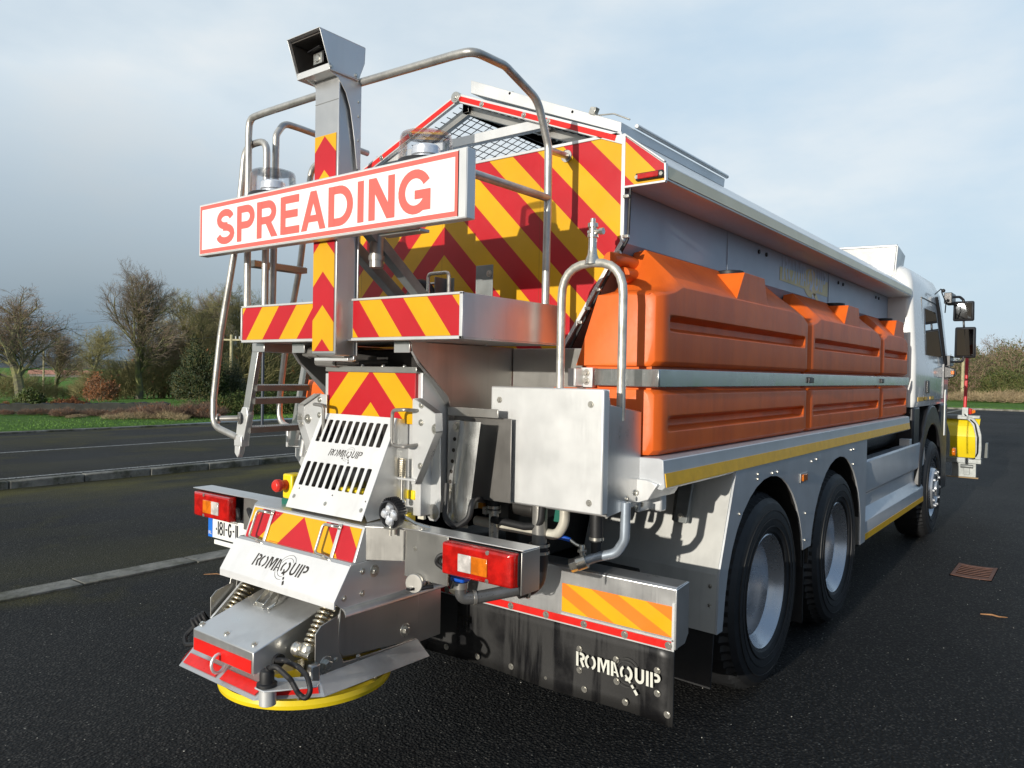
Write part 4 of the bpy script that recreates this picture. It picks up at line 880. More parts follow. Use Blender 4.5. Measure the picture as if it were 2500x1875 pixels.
# brackets carrying the platform and the side walls of the outlet
def bracket(s):
    x = s*.383
    pts = [(.205, 1.779), (.215, 1.735), (.248, 1.689), (.419, 1.558), (.435, 1.50), (.44, 1.05), (.95, 1.05), (.95, 1.779)]
    o = part(MB().yz([(a, b) for a, b in pts], x-.003, x+.003), 'outlet_side_plate', STD, bev=.001)
    part(MB().box(min(x, x-s*.09), max(x, x-s*.09), .20, .206, 1.735, 1.781).prism([(x-s*.09, .20, 1.776), (x, .20, 1.776), (x, .30, 1.776), (x-s*.09, .30, 1.776)], (0, 0, .006)).prism([(x, .205, 1.74), (x, .245, 1.69), (x, .419, 1.556), (x, .437, 1.50), (x+s*.012, .437, 1.50), (x+s*.012, .419, 1.556), (x+s*.012, .245, 1.69), (x+s*.012, .205, 1.74)], (0, .004, 0)), 'bracket_flange', ST, o, .001)
    if s > 0:
        part(MB().box(.387, .70, .47, .474, 1.13, 1.474), 'duct_plate', steel('shaded_duct', (.26, .25, .235), .4, .85, .3, .06), o)  # steel colour darkened to paint in the shade between guard and cabinet
        part(MB().box(.387, .66, .430, .436, 1.475, 1.512).box(.39, .78, .876, .884, 1.05, 1.775), 'ledge', STD, o)
        part(MB().box(.3865, .3885, .895, .908, 1.52, 1.77), 'weld', ZIN, o, 0)
    return o
bracket(1); bracket(-1)
part(MB().box(-.38, .38, .50, .93, 1.05, 1.76), 'outlet_box', DRK, bev=.01)
# hydraulic fittings under the platform
mb = MB().tube([(-.30, .24, 1.735), (-.20, .235, 1.732), (-.10, .27, 1.725), (-.06, .42, 1.71)], .016, 10).cyl((-.335, .24, 1.737), (-.22, .23, 1.733), .021, n=8).cyl((-.26, .25, 1.695), (-.12, .25, 1.69), .019, n=8).tube([(-.12, .25, 1.69), (-.04, .3, 1.69), (-.02, .45, 1.70)], .014, 10).cyl((-.31, .24, 1.737), (-.29, .24, 1.737), .026, n=8)
part(mb, 'hydraulic_hose', PIP, bev=0)
# ---------------------------------------------------------------- chute with chevron panel
cx = .0815
ch = part(MB().box(-.215, .375, .285, .48, 1.06, 1.655).box(-.235, -.20, .276, .30, 1.45, 1.645), 'chute_box', STB, bev=.004)
part(MB().box(-.205, .352, .268, .286, 1.44, 1.655), 'chute_panel', CH_C, ch, .002)
part(MB().box(-.218, .362, .262, .30, 1.652, 1.678), 'chute_cap', STD, ch, .002)
mb = MB()
for x in (-.10, .02, .15, .28): mb.bolt((x, .275, 1.678), (0, 0, 1), .007, .008)
part(mb, 'bolt', ZIN, ch, 0)
# slotted cover: top edge at y .22, foot at y .0
A, Bp = V((-.172, .222, 1.467)), V((-.212, .035, 1.068)); Cw = V((.31, .222, 1.455))-A; n_u = Cw.normalized(); dn = V((0, -.187, -.399)); Ld = dn.length; dnn = dn.normalized(); nrm = V((0, -dnn.z, dnn.y)); nrm = V((0, -abs(dnn.z), abs(dnn.y)))
cw = .485; O = V((-.185, .222, 1.465))
us = [0]; 
for i in range(10): u0 = .055+i*.0895; us += [u0, u0+.056]
us.append(1); vs_ = [0, .065, .305, .515, .765, .90, 1.0]
mb = MB(); P3 = lambda u, v, t: O+V((1, 0, 0))*u*cw+dn*v+nrm*t
for j in range(len(vs_)-1):
    i = 0
    while i < len(us)-1:
        if j in (1, 3) and i % 2 == 1: i += 1; continue
        k = i+1 if j in (1, 3) else len(us)-1
        mb.prism([P3(us[i], vs_[j], 0), P3(us[k], vs_[j], 0), P3(us[k], vs_[j+1], 0), P3(us[i], vs_[j+1], 0)], nrm*.003)
        i = k if j in (1, 3) else len(us)
# rounded corners of the slots
for j in (1, 3):
    for i in range(1, len(us)-1, 2):
        for (uu, vv, su, sv) in ((us[i], vs_[j], 1, 1), (us[i+1], vs_[j], -1, 1), (us[i], vs_[j+1], 1, -1), (us[i+1], vs_[j+1], -1, -1)):
            mb.prism([P3(uu, vv, .0002), P3(uu+su*.010, vv, .0002), P3(uu+su*.003, vv+sv*.004, .0002), P3(uu, vv+sv*.013, .0002)], nrm*.0026)
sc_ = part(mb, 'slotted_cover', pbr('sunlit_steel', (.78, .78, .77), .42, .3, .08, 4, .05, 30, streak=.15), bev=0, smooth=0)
part(MB().prism([P3(0, 0, 0), P3(0, .9, 0), P3(0, .98, -.03), (-.185, .28, 1.075), (-.185, .28, 1.455)], (.003, 0, 0)).prism([P3(1, 0, 0), P3(1, .93, 0), P3(1, .985, -.03), (.30, .30, 1.075), (.30, .30, 1.455)], (-.003, 0, 0)), 'cover_side', ST, sc_, .001)
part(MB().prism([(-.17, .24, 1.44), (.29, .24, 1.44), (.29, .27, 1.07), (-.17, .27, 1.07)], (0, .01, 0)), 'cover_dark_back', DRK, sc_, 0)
part(MB().box(.04, .13, .13, .19, 1.09, 1.165).box(.14, .19, .13, .19, 1.09, 1.165).box(.20, .27, .13, .19, 1.09, 1.165), 'yellow_guard', YEL, sc_, .008)
part(MB().cyl((.02, .2, 1.20), (.29, .2, 1.24), .055, n=24), 'drive_shaft', PLB, sc_)
lo = P3(.30, .437, .0036); part(logo_mb(lo, (1, 0, 0), -dn, .205, .25, thick=.8), 'lettering', CUT, sc_, 0, smooth=0)
mb = MB()
for u, v in ((.06, .885), (.5, .905), (.955, .905)): mb.bolt(P3(u, v, .003), nrm, .006, .005)
part(mb, 'bolt', ZIN, sc_, 0)
mb = MB()
for u, v in ((.09, .80), (.55, .815), (.97, .82), (.5, .45)): mb.cyl(P3(u, v, .0025), P3(u, v, .0036), .0035, n=8)
part(mb, 'hole', CUT, sc_, 0)
# hinge wings with lift handles
def wing(s):
    X = lambda x: cx+s*(x-cx)
    pts = [(.355, 1.548), (.400, 1.548), (.515, 1.492), (.520, 1.42), (.41, 1.205), (.355, 1.195), (.355, 1.33), (.385, 1.335), (.385, 1.40)]
    pts = [(.355, 1.548), (.400, 1.548), (.515, 1.492), (.520, 1.42), (.41, 1.205), (.355, 1.195)]
    o = part(MB().xz([(X(a), b) for a, b in pts], .25, .255), 'hinge_wing', STB, bev=.001)
    fl = [(.400, 1.548), (.515, 1.492), (.520, 1.42), (.41, 1.205)]
    mb = MB()
    for (a, b), (c, d) in zip(fl, fl[1:]): mb.prism([(X(a), .215, b), (X(c), .215, d), (X(c), .256, d), (X(a), .256, b)], (0, 0, .004))
    part(mb, 'wing_flange', ST, o, .001)
    part(MB().tube([(X(.385), .25, 1.50), (X(.375), .19, 1.505), (X(.30), .19, 1.50), (X(.30), .19, 1.355), (X(.375), .19, 1.355), (X(.385), .25, 1.36)], .0075, 10, fil=.022), 'handle', PIP, o, 0)
    mb = MB()
    for x, z in ((.405, 1.523), (.405, 1.452), (.405, 1.275)): mb.bolt((X(x), .25, z), (0, -1, 0), .009, .006)
    mb.bolt((X(.488), .25, 1.43), (0, -1, 0), .015, .012)
    part(mb, 'bolt', ZIN, o, .001)
wing(1); wing(-1)
# spring latch rod
mb = MB().cyl((.318, .235, 1.30), (.318, .235, 1.11), .008, n=12).cyl((.30, .235, 1.085), (.335, .235, 1.085), .016, n=16).ball((.322, .235, 1.12), .014)
lr = part(mb, 'latch_rod', ZIN, bev=0)
part(MB().tube([(.318+.012*math.cos(t*.9), .235+.012*math.sin(t*.9), 1.225+t*.0011) for t in range(70)], .0028, 6), 'latch_spring', SPR, lr, 0)
part(MB().box(.28, .40, .225, .25, 1.213, 1.222), 'latch_plate', STB, lr)
# tall perforated chute guard, flap arm
def curved(x0, z0, x1, z1, r, y):
    mb = MB(); k = 10
    for (xa, za) in ((x0, z0),): pass
    secs = []
    for x, z in ((x0, z0), (x1, z1)): secs.append([(x+r*(1-math.cos(R(9*i))), y-r*.75*math.sin(R(9*i)), z) for i in range(14)]+[(x+r*(1-math.cos(R(9*i)))*.97, y-r*.75*math.sin(R(9*i))+.004, z) for i in range(13, -1, -1)])
    return mb.loft(secs)
cg = part(curved(.485, 1.462, .425, 1.03, .105, .42), 'chute_guard', STR, bev=0)
part(MB().prism([(.418, .40, 1.455), (.488, .40, 1.46), (.445, .40, 1.06), (.418, .40, 1.06)], (0, .004, 0)), 'guard_flange', ST, cg, .001)
mb = MB(); hb_ = MB()
for i, t in enumerate((.06, .20, .33, .46, .58, .70, .80)):
    x, z = .468-.042*t, 1.452-.36*t
    (mb.bolt((x, .40, z), (0, -1, 0), .014, .012) if i in (0, 6) else hb_.cyl((x-.004, .4005, z), (x-.004, .3985, z), .0085, n=14))
part(mb, 'bolt', ZIN, cg, .001); part(hb_, 'hole', CUT, cg, 0)
fa = [(.40, 1.44), (.425, 1.40), (.425, 1.30), (.432, 1.13), (.425, 1.055), (.405, 1.035), (.37, 1.035), (.352, 1.06), (.37, 1.18), (.385, 1.30)]
fo_ = part(MB().xz(fa, .345, .350), 'flap_arm', STB, bev=.002); part(MB().cyl((.391, .3455, 1.075), (.391, .3435, 1.075), .032, n=24), 'flap_disc', STD, fo_, 0)
part(MB().box(.325, .36, .32, .335, 1.04, 1.30), 'flap_post', pbr('cream_plate', (.62, .60, .50), .4), fo_); part(MB().box(.30, .345, .28, .34, 1.125, 1.165).box(.285, .325, .26, .31, 1.03, 1.07), 'yellow_catch', YEL, fo_, .005)
# ---------------------------------------------------------------- emergency stop
es = part(MB().box(-.29, -.222, .09, .16, 1.085, 1.195), 'stop_button_box', YEL, bev=.008, label='yellow emergency stop box with red mushroom button')
part(MB().cyl((-.265, .092, 1.147), (-.265, .055, 1.147), .022, n=20).lathe([(.0, -.048), (.020, -.046), (.028, -.036), (.028, -.018), (.022, -.012)], (-.265, .075, 1.147), (0, 1, 0), 24), 'stop_button', pbr('red_button', (.62, .03, .02), .35), es, .002)
part(MB().box(-.31, -.235, .10, .2, 1.045, 1.083), 'green_block', GRN, es, .004)
# ---------------------------------------------------------------- lamp beam
top = [(-1.02, .085), (-.60, .085), (-.53, .09), (-.46, .085), (-.385, .012), (.345, .012), (.455, .085), (.52, .098), (1.045, .098), (1.05, .19), (-1.02, .19)]
bm_ = part(MB().xy(top, 1.052, 1.057), 'lamp_beam', ST, bev=.002)
part(MB().box(.475, .70, .100, .105, .87, 1.052).box(-.60, -.46, .100, .105, .90, 1.052).box(1.045, 1.05, .085, .19, .905, 1.052).prism([(.345, .018, 1.052), (.475, .104, 1.052), (.475, .104, .925), (.345, .018, .925)], (0, .004, 0)).prism([(-.395, .018, 1.052), (-.46, .104, 1.052), (-.46, .104, .925), (-.395, .018, .925)], (0, .004, 0)).box(.475, 1.045, .185, .19, .98, 1.052), 'beam_face', STD, bm_, .002)
part(MB().tube([(.474, .098, 1.045), (.474, .098, .93)], .004, 6), 'weld', ZIN, bm_, 0)
mb = MB().bolt((.53, .100, .985), (0, -1, 0), .006, .005).bolt((.54, .13, 1.057), (0, 0, 1), .006, .006).cyl((.45, .075, 1.03), (.45, .075, 1.052), .006, n=8)
part(mb, 'bolt', ZIN, bm_, 0)
def lamp(s):
    X = lambda x: s*x if s > 0 else -x+.045
    def bx(mb, a, b, *r): return mb.box(min(X(a), X(b)), max(X(a), X(b)), *r)
    h = part(bx(MB(), .71, 1.035, .085, .15, .925, 1.048), 'tail_lamp', PLB, bev=.015, seg=3)
    m = MB(); sec = lambda y, e, e2: [(X(.703+e), y, .926+e), (X(.97), y, .926+e), (X(1.028-e2), y, .926+e*1.2), (X(1.028-e2), y, 1.046-e*1.2), (X(.97), y, 1.046-e), (X(.703+e), y, 1.046-e)]
    m.loft([sec(.10, 0, -.004), sec(.068, .002, .004), sec(.058, .005, .03)]); part(m, 'red_lens', LRD, h, .006, seg=3)
    part(bx(MB(), .787, .848, .0535, .0585, .951, 1.014), 'clear_lens', LWH, h, .002); part(bx(MB(), .849, .922, .0535, .0585, .951, 1.014), 'amber_lens', LOR, h, .002)
    part(MB().loft([[(X(1.004), .0745, a), (X(1.0275), .100, a), (X(1.0345), .100, a), (X(1.010), .072, a)] for a in (.945, 1.022)]), 'side_amber_lens', LOR, h, .001)
    mb = MB()
    for z in (.938, 1.036): mb.bolt((X(.92), .058, z), (0, -1, 0), .005, .003)
    part(mb, 'screw', ZIN, h, 0)
    part(MB().tube([(X(.73), .12, .99), (X(.67), .085, .985), (X(.655), .08, .955), (X(.69), .10, .93), (X(.73), .12, .935)], .0085, 8, fil=.03), 'lamp_cable', BLK, h, 0)
    return h
lamp(1)['label'] = 'right red tail lamp with clear and amber windows under the beam'; lamp(-1)['label'] = 'left red tail lamp above the number plate'
part(MB().box(-.60, -.50, .12, .19, .92, 1.05).tube([(-.56, .10, 1.0), (-.50, .07, .985), (-.47, .09, .93), (-.47, .15, .85)], .012, 8, fil=.04), 'lamp_back_box', BLK, bm_, .005)
# number plate
npl = part(MB().box(-.905, -.50, .104, .109, .823, .925), 'number_plate', PLT, bev=.002)
part(MB().box(-.905, -.868, .1025, .1045, .824, .924), 'blue_band', pbr('plate_blue', (.02, .16, .62), .35), npl, 0)
part(text_mb('IRL', (-.900, .1015, .838), (1, 0, 0), (0, 0, 1), .027, .016), 'lettering', PLT, npl, 0, smooth=0)
PU, PV = V((1, 0, 0)), V((0, 0, 1))
def pl_strokes(o, items, k):
    mb = MB()
    for q, (sw, pts) in enumerate(items):
        l, r = stroke2d(pts, sw); m_ = len(l); mb.add([V(o)+PU*p.x*k+PV*p.y*k+V((0, -.0002*(q % 3), 0)) for p in l+r], [(i, i+1, m_+i+1, m_+i) for i in range(m_-1)])
    return mb
EL = lambda cx_, cy_, rx_, ry_: arc(cx_, cy_, rx_, ry_, 90, 450, 24)
its = [(.14, [(.0, .02), (.0, .98)]), (.13, EL(.36, .73, .15, .20)), (.13, EL(.36, .28, .18, .22)), (.14, [(.74, .02), (.74, .98)]), (.13, [(.92, .5), (1.14, .5)]), (.14, [(1.62, .80)]+arc(1.47, .5, .17, .43, 45, 330)+[(1.62, .44), (1.48, .44)]), (.13, [(1.82, .5), (2.02, .5)]), (.14, [(2.22, .02), (2.22, .98)]), (.14, [(2.42, .02), (2.42, .98)]), (.1, [(-.32, .38), (-.16, .38)]), (.07, [(-.28, .46), (-.2, .46)])]
part(pl_strokes((-.818, .1030, .842), its, .068), 'number', INK, npl, 0, smooth=0)
part(text_mb('GAILLIMH', (-.725, .1030, .9135), PU, PV, .07, .009), 'county_name', INK, npl, 0, smooth=0)
part(MB().box(-.853, -.50, .103, .110, .793, .815), 'plate_tab', PLT, npl, .002)
# ---------------------------------------------------------------- spreader hood
hx0, hx1 = -.385, .345
hd = part(MB().yz([(.012, 1.052), (-.040, .914), (-.02, .905), (.10, .905), (.104, 1.052)], hx0, hx1), 'spreader_hood', STB, bev=.002)
nH = V((0, -.138, .052)).normalized(); dH = V((0, -.052, -.138))
hp3 = lambda x, v, t: V((x, .012, 1.052))+dH*v+nH*t
part(MB().prism([hp3(hx0+.012, .05, .0003), hp3(hx1-.012, .05, .0003), hp3(hx1-.012, .985, .0003), hp3(hx0+.012, .985, .0003)], nH*.0018), 'hood_chevron', CH_L, hd, 0)
mb = MB().tube([hp3(hx0+.03, .93, .002), hp3(hx0+.2, .93, .002)], .0012, 4).tube([hp3(-.2, .90, .002), hp3(.24, .90, .002)], .0012, 4)
part(mb, 'film_seam', pbr('film_edge', (.45, .02, .02), .5), hd, 0)
for x in (-.275, .17):
    part(MB().prism([hp3(x+.035, .06, .003), hp3(x+.053, .06, .003), hp3(x+.053, 1.0, .003), hp3(x+.035, 1.0, .003)], nH*.006), 'grab_strip', STB, hd, .002)
    part(MB().tube([hp3(x+.04, .12, .008), hp3(x+.03, .14, .03), hp3(x-.025, .14, .035), hp3(x-.025, .93, .035), hp3(x+.03, .95, .03), hp3(x+.04, 1.0, .006)], .0065, 10, fil=.018).bolt(hp3(x+.044, .12, .009), nH, .008, .004), 'grab_handle', ZIN, hd, 0)
# lower hood with cut lettering, sun and sky brightness put into its steel colour
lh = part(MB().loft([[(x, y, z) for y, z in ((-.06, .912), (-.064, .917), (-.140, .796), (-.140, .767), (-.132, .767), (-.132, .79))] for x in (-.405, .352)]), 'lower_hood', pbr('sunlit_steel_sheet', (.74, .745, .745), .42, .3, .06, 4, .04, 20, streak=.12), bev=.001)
dL = V((0, .076, .121)); nL = V((0, -.121, .076)).normalized()
part(logo_mb(V((-.215, -.1135, .8385))+nL*.001, (1, 0, 0), dL, .345, .2, thick=.8), 'lettering', CUT, lh, 0, smooth=0)
body = part(MB().yz([(-.066, .908), (-.138, .79), (-.10, .765), (.50, .76), (.55, .80), (.55, .925), (-.05, .925)], -.40, .345), 'spreader_body', ST, bev=.003)
part(MB().yz([(-.06, .914), (-.136, .79), (-.10, .762), (.20, .762), (.20, .92), (-.06, .92)], .3455, .3495).yz([(.2, .92), (.2, .762), (.50, .762), (.50, .86), (.42, .92)], .3455, .348), 'cheek_plate', STB, body, .001)
mb = MB()
for y, z, r_ in ((.0, .885, .008), (.0, .80, .008), (-.09, .80, .008), (.06, .875, .016)): mb.bolt((.3495, y, z), (1, 0, 0), r_, r_*.8)
part(mb, 'bolt', ZIN, body, .001)
part(MB().loft([[(.345+.028*math.sin(R(a)), y, .765-.028*(1-math.cos(R(a)))) for a in range(0, 105, 15)]+[(.342+.028*math.sin(R(a)), y, .761-.028*(1-math.cos(R(a)))) for a in range(90, -15, -15)] for y in (-.10, .47)]), 'curled_lip', ST, body, 0)
# side plates of the spinner housing
def sp(s):
    x = s*.34-.02
    a = part(MB().yz([(-.085, .76), (-.095, .60), (-.07, .568), (.0, .56), (.30, .53), (.33, .56), (.34, .76)], x, x+s*.004), 'spinner_side_plate', STD, bev=.002)
    b = part(MB().yz([(-.205, .55), (-.205, .69), (-.18, .715), (-.10, .735), (-.095, .60), (-.07, .55), (.0, .545), (.32, .535), (.30, .505), (-.16, .505)], x+s*.005, x+s*.010), 'spinner_side_plate', STD, bev=.002)
    mb = MB().bolt((x+s*.01, -.155, .565), (s, 0, 0), .02, .018).bolt((x+s*.004, .26, .585), (s, 0, 0), .018, .015).bolt((x+s*.01, -.11, .57), (s, 0, 0), .006, .005).bolt((x+s*.01, .0, .55), (s, 0, 0), .007, .006)
    part(mb, 'bolt', ZIN, b, .001)
sp(1); sp(-1)
part(MB().box(-.33, .30, .28, .50, .50, .77), 'spinner_back', STD)
# skirt round the disc: front and chamfered edges with red tape
inn = [(-.31, -.30), (.24, -.30), (.335, -.19), (.335, .32), (-.40, .32), (-.40, -.19)]; ou = [(-.288, -.386), (.218, -.386), (.385, -.205), (.40, .33), (-.46, .33), (-.455, -.205)]
mb = MB()
for i in (0, 1, 2, 4, 5):
    j = (i+1) % 6; zi, zo = .535, .475
    p = [V((*inn[i], zi)), V((*inn[j], zi)), V((*ou[j], zo)), V((*ou[i], zo))]; n_ = (p[1]-p[0]).cross(p[3]-p[0]).normalized(); mb.prism(p, n_*-.003 if n_.z > 0 else n_*.003)
sk = part(mb, 'spinner_skirt', ST, bev=.001)
tp = MB()
for i, segs in ((0, ((.03, .47), (.53, .97))), (1, ((.04, .93),)), (5, ((.55, .96),))):
    j = (i+1) % 6; a, b, c, d = V((*ou[i], .475)), V((*ou[j], .475)), V((*inn[j], .535)), V((*inn[i], .535))
    n_ = (b-a).cross(d-a).normalized(); n_ = n_ if n_.z > 0 else -n_
    for s0, s1 in segs:
        q = lambda s_, t_: (a*(1-s_)+b*s_)*(1-t_)+(d*(1-s_)+c*s_)*t_
        tp.prism([q(s0, .16)+n_*.003, q(s1, .16)+n_*.003, q(s1, .58)+n_*.003, q(s0, .58)+n_*.003], n_*.0015)
part(tp, 'skirt_tape', RTP, sk, 0)
ring = [( -.035+.026*math.cos(t)*1.1, 0, .026*math.sin(t)*1.5) for t in [2*math.pi*i/16 for i in range(16)]]
part(MB().tube([(-.03, -.372+.0*c[0], .565+c[2]) if False else (-.03+.004, -.375+c[0]+.035, .545+c[2]*.9) for c in ring], .006, 8, closed=True), 'tow_eye', STB, sk, 0)
# motor housing
mh = part(MB().yz([(-.365, .632), (-.365, .548), (-.05, .548), (.05, .60), (.05, .755), (-.05, .725)], -.222, .183), 'motor_housing', ST, bev=.004)
part(MB().prism([(-.212, -.3655, .600), (.172, -.3655, .600), (.172, -.3655, .553), (-.212, -.3655, .553)], (0, -.002, 0)), 'red_strip', RTP, mh, 0)
mb = MB()
for x in (-.215, -.045, .135): mb.bolt((x, -.33, .6435), (0, -.3, 1), .008, .008)
part(mb, 'bolt', ZIN, mh, 0)
part(MB().box(-.125, -.065, -.085, -.070, .70, .775).yz([(-.085, .735), (-.15, .690), (-.165, .700), (-.15, .712), (-.10, .755)], -.125, -.121).yz([(-.085, .735), (-.15, .690), (-.165, .700), (-.15, .712), (-.10, .755)], -.069, -.065).box(-.125, -.065, -.155, -.151, .69, .712).tube([(-.05, -.09, .745), (-.02, -.13, .715), (-.03, -.16, .70)], .006, 8, fil=.02), 'hook_catch', ZIN, mh, .003)
# springs and arms
def spring(p, q, r=.026, t=.0065, turns=10):
    p, q = V(p), V(q); d = (q-p); a = d.orthogonal().normalized(); b = d.normalized().cross(a); k = turns*14
    mb = MB().tube([p+d*(i/k)+(a*math.cos(i*6.283/14)+b*math.sin(i*6.283/14))*r for i in range(k+1)], t, 7)
    return part(mb, 'coil_spring', SPR, bev=0, smooth=60)
s1 = spring((.27, -.085, .775), (.27, -.185, .625)); s2 = spring((-.295, -.03, .775), (-.295, -.16, .63))
part(MB().tube([(.27, -.185, .63), (.27, -.195, .605)], .03, 12).cyl((.20, -.20, .60), (.30, -.20, .60), .017, n=14).lathe([(.0, 0), (.024, .002), (.028, .012), (.022, .02), (.028, .028), (.024, .04), (0, .042)], (.21, -.205, .612), (1, 0, 0), 20), 'spring_seat', ZIN, s1, .001)
part(MB().box(.318, .345, -.235, -.19, .505, .585), 'pivot_lug', STD, s1, .008)
for x, p, q in ((.30, (-.03, .765), (-.12, .62)), (-.345, (-.02, .765), (-.20, .61))): part(MB().loft([[(x-.006, y-.018, z), (x+.006, y-.018, z), (x+.006, y+.018, z), (x-.006, y+.018, z)] for y, z in (p, q)]), 'support_arm', STB)
part(MB().prism([(-.43, -.07, .735), (-.375, -.02, .765), (-.375, .10, .765), (-.375, .10, .60), (-.39, -.10, .575), (-.43, -.11, .60)], (-.004, 0, 0)), 'left_deflector', STD)
part(MB().lathe([(.034+(.006 if i % 2 else 0), i*.008) for i in range(9)], (-.475, -.215, .545), (.3, .6, .4), 20).lathe([(.0, 0), (.034, 0)], (-.475, -.215, .545), (.3, .6, .4), 20).tube([(-.475, -.215, .545), (-.49, -.25, .51), (-.44, -.27, .49), (-.36, -.26, .51)], .010, 8, fil=.03), 'rubber_boot', BLK, bev=0)
# sensor on the skirt and its conduit
sn = part(MB().cyl((.268, -.362, .468), (.268, -.362, .530), .030, n=24).xy([(.228, -.370), (.24, -.398), (.295, -.398), (.40, -.25), (.37, -.21), (.27, -.30)], .526, .532), 'sensor_bracket', STB, bev=.002)
part(MB().lathe([(.0, .0), (.036, .0), (.036, .01), (.026, .014), (.026, .045), (.022, .055), (.014, .06), (0, .06)], (.262, -.362, .533), (0, 0, 1), 20).cyl((.262, -.362, .578), (.275, -.36, .598), .014), 'sensor', BLK, sn, .001)
def conduit(path, r, fil):
    p = fillet([V(q) for q in path], fil, k=12); out = [p[0]]
    for a, b in zip(p, p[1:]):
        k = max(1, int((b-a).length/.0035)); out += [a+(b-a)*(i+1)/k for i in range(k)]
    return MB().tube(out, [r*(1+(.10 if (i//1) % 2 else 0)) for i in range(len(out))], 10)
part(conduit([(.265, -.36, .588), (.30, -.355, .612), (.37, -.34, .575), (.405, -.335, .535), (.44, -.33, .522), (.462, -.325, .555), (.43, -.315, .595), (.34, -.285, .596), (.25, -.28, .597), (.185, -.275, .58)], .009, .045), 'conduit', BLK, sn, 0)
part(MB().lathe([(.0, .012), (.026, .012), (.026, 0)], (.184, -.262, .575), (1, 0, 0), 18), 'grommet', BLK, sn, 0)
# spinner disc
sdk = part(MB().lathe([(.0, .415), (.31, .412), (.345, .418), (.352, .40), (.348, .384), (.31, .39), (0, .395)], (-.022, .03, 0), (0, 0, 1), 96), 'spinner_disc', YEL, bev=0)
mb = MB()
for k in range(6):
    a = math.pi*k/3+.3; u = V((math.cos(a), math.sin(a), 0)); v = V((-u.y, u.x, 0))*.003; c = V((-.022, .03, .414)); mb.prism([c+u*.06-v, c+u*.335-v, c+u*.335-v+V((0, 0, .055)), c+u*.06-v+V((0, 0, .055))], v*2)
part(mb, 'vane', STD, sdk, 0)
part(MB().cyl((-.022, .03, .41), (-.022, .03, .56), .05), 'spinner_hub', STD, sdk)
# round work light on the beam
wl = part(MB().lathe([(0, .05), (.040, .05), (.052, .035), (.055, 0), (.050, -.004), (.048, .004)], (.452, .035, 1.112), (0, 1, .12), 32), 'work_light', PLB, bev=0, label='round black LED work light with four chrome reflectors')
mb = MB()
for k in range(15): a = R(15+k*10.7); mb.box(.452+.056*math.cos(a)-.0015, .452+.056*math.cos(a)+.0015, .037, .075, 1.112+.050*math.sin(a), 1.112+.066*math.sin(a))
part(mb, 'cooling_fin', PLB, wl, 0)
mb = MB()
for a in (0, 90, 180, 270): mb.lathe([(.0, .012), (.010, .010), (.018, .001), (.0215, -.004)], (.452+.025*math.cos(R(a)), .037, 1.112+.025*math.sin(R(a))), (0, -1, -.12), 16)
part(mb, 'reflector', CHR, wl, 0)
part(MB().lathe([(0, 0), (.049, 0)], (.452, .0325, 1.112), (0, 1, .12), 32), 'lamp_glass', CLR, wl, 0)
part(MB().box(.43, .474, .03, .06, 1.057, 1.064).cyl((.452, .045, 1.03), (.452, .045, 1.075), .005, n=8).tube([(.49, .07, 1.11), (.53, .10, 1.08), (.56, .15, 1.06)], .007, 8), 'light_foot', ZIN, wl, 0)
# ---------------------------------------------------------------- post, hood camera, sign, beacons
po = part(MB().box(-.047, .105, .052, .060, 1.725, 2.87).box(-.035, .093, .060, .165, 1.72, 2.87).box(-.047, .105, .165, .172, 1.72, 2.87).box(.075, .105, .15, .165, 1.70, 1.72), 'sign_post', ST, bev=.003)
part(MB().box(-.042, .093, .0495, .0525, 1.737, 2.63), 'post_chevron', CH_S, po, 0)
part(MB().box(-.045, .103, .0505, .0525, 2.765, 2.767), 'film_joint', STD, po, 0)
part(MB().box(-.13, .09, .13, .17, 1.698, 1.712), 'post_foot', STB, po)
mb = MB()
for z in (2.62, 2.72, 2.78): mb.bolt((.106, .155, z), (1, 0, 0), .006, .006)
part(mb, 'bolt', ZIN, po, 0)
hs = [(-.060, 3.008), (.178, 3.008), (.175, 2.942), (.145, 2.868), (-.005, 2.864)]
ho = MB()
for x in (-.092, .115): ho.yz(hs, x, x+.003)
ho.prism([(-.092, -.062, 3.008), (.118, -.062, 3.008), (.118, .178, 3.008), (-.092, .178, 3.008)], (0, 0, .003)).box(-.092, .118, -.005, .145, 2.862, 2.866).box(-.092, .118, -.008, -.003, 2.862, 2.889).prism([(-.092, .178, 3.008), (.118, .178, 3.008), (.118, .175, 2.942), (-.092, .175, 2.942)], (0, -.003, 0)).prism([(-.092, .175, 2.942), (.118, .175, 2.942), (.118, .145, 2.868), (-.092, .145, 2.868)], (0, -.003, 0))
hc = part(ho, 'camera_hood', STB, bev=.001)
part(MB().yz([(-.045, 3.0), (.165, 3.0), (.165, 2.944), (.135, 2.872), (.0, 2.872)], -.088, -.084).yz([(-.045, 3.0), (.165, 3.0), (.165, 2.944), (.135, 2.872), (.0, 2.872)], .110, .114).box(-.084, .110, .125, .13, 2.872, 3.0).box(-.084, .110, -.04, .125, 3.0, 3.004), 'hood_shade_lining', pbr('shade_lining', (.12, .11, .10), .5, .4, .2, 10), hc, 0)  # dark sheets added to give the inside of the hood its shade
for x in (-.05, .105):
    part(MB().yz([(.0, 2.862), (.045, 2.847), (.085, 2.80), (.11, 2.74), (.13, 2.64), (.15, 2.50), (.165, 2.50), (.165, 2.862)], x, x+.003), 'hood_gusset', STB, hc, .001)
cm = part(MB().loft([[(x, y, z) for x, z in ((-.022, 2.912), (.042, 2.917), (.042, 2.968), (-.022, 2.963))] for y in (.02, .10)]).prism([(-.032, -.005, 2.962), (.046, -.005, 2.972), (.046, .08, 2.978), (-.032, .08, 2.97)], (0, 0, .006)).cyl((.01, .06, 2.866), (.01, .06, 2.92), .012), 'rear_camera', PLB, hc, .004)
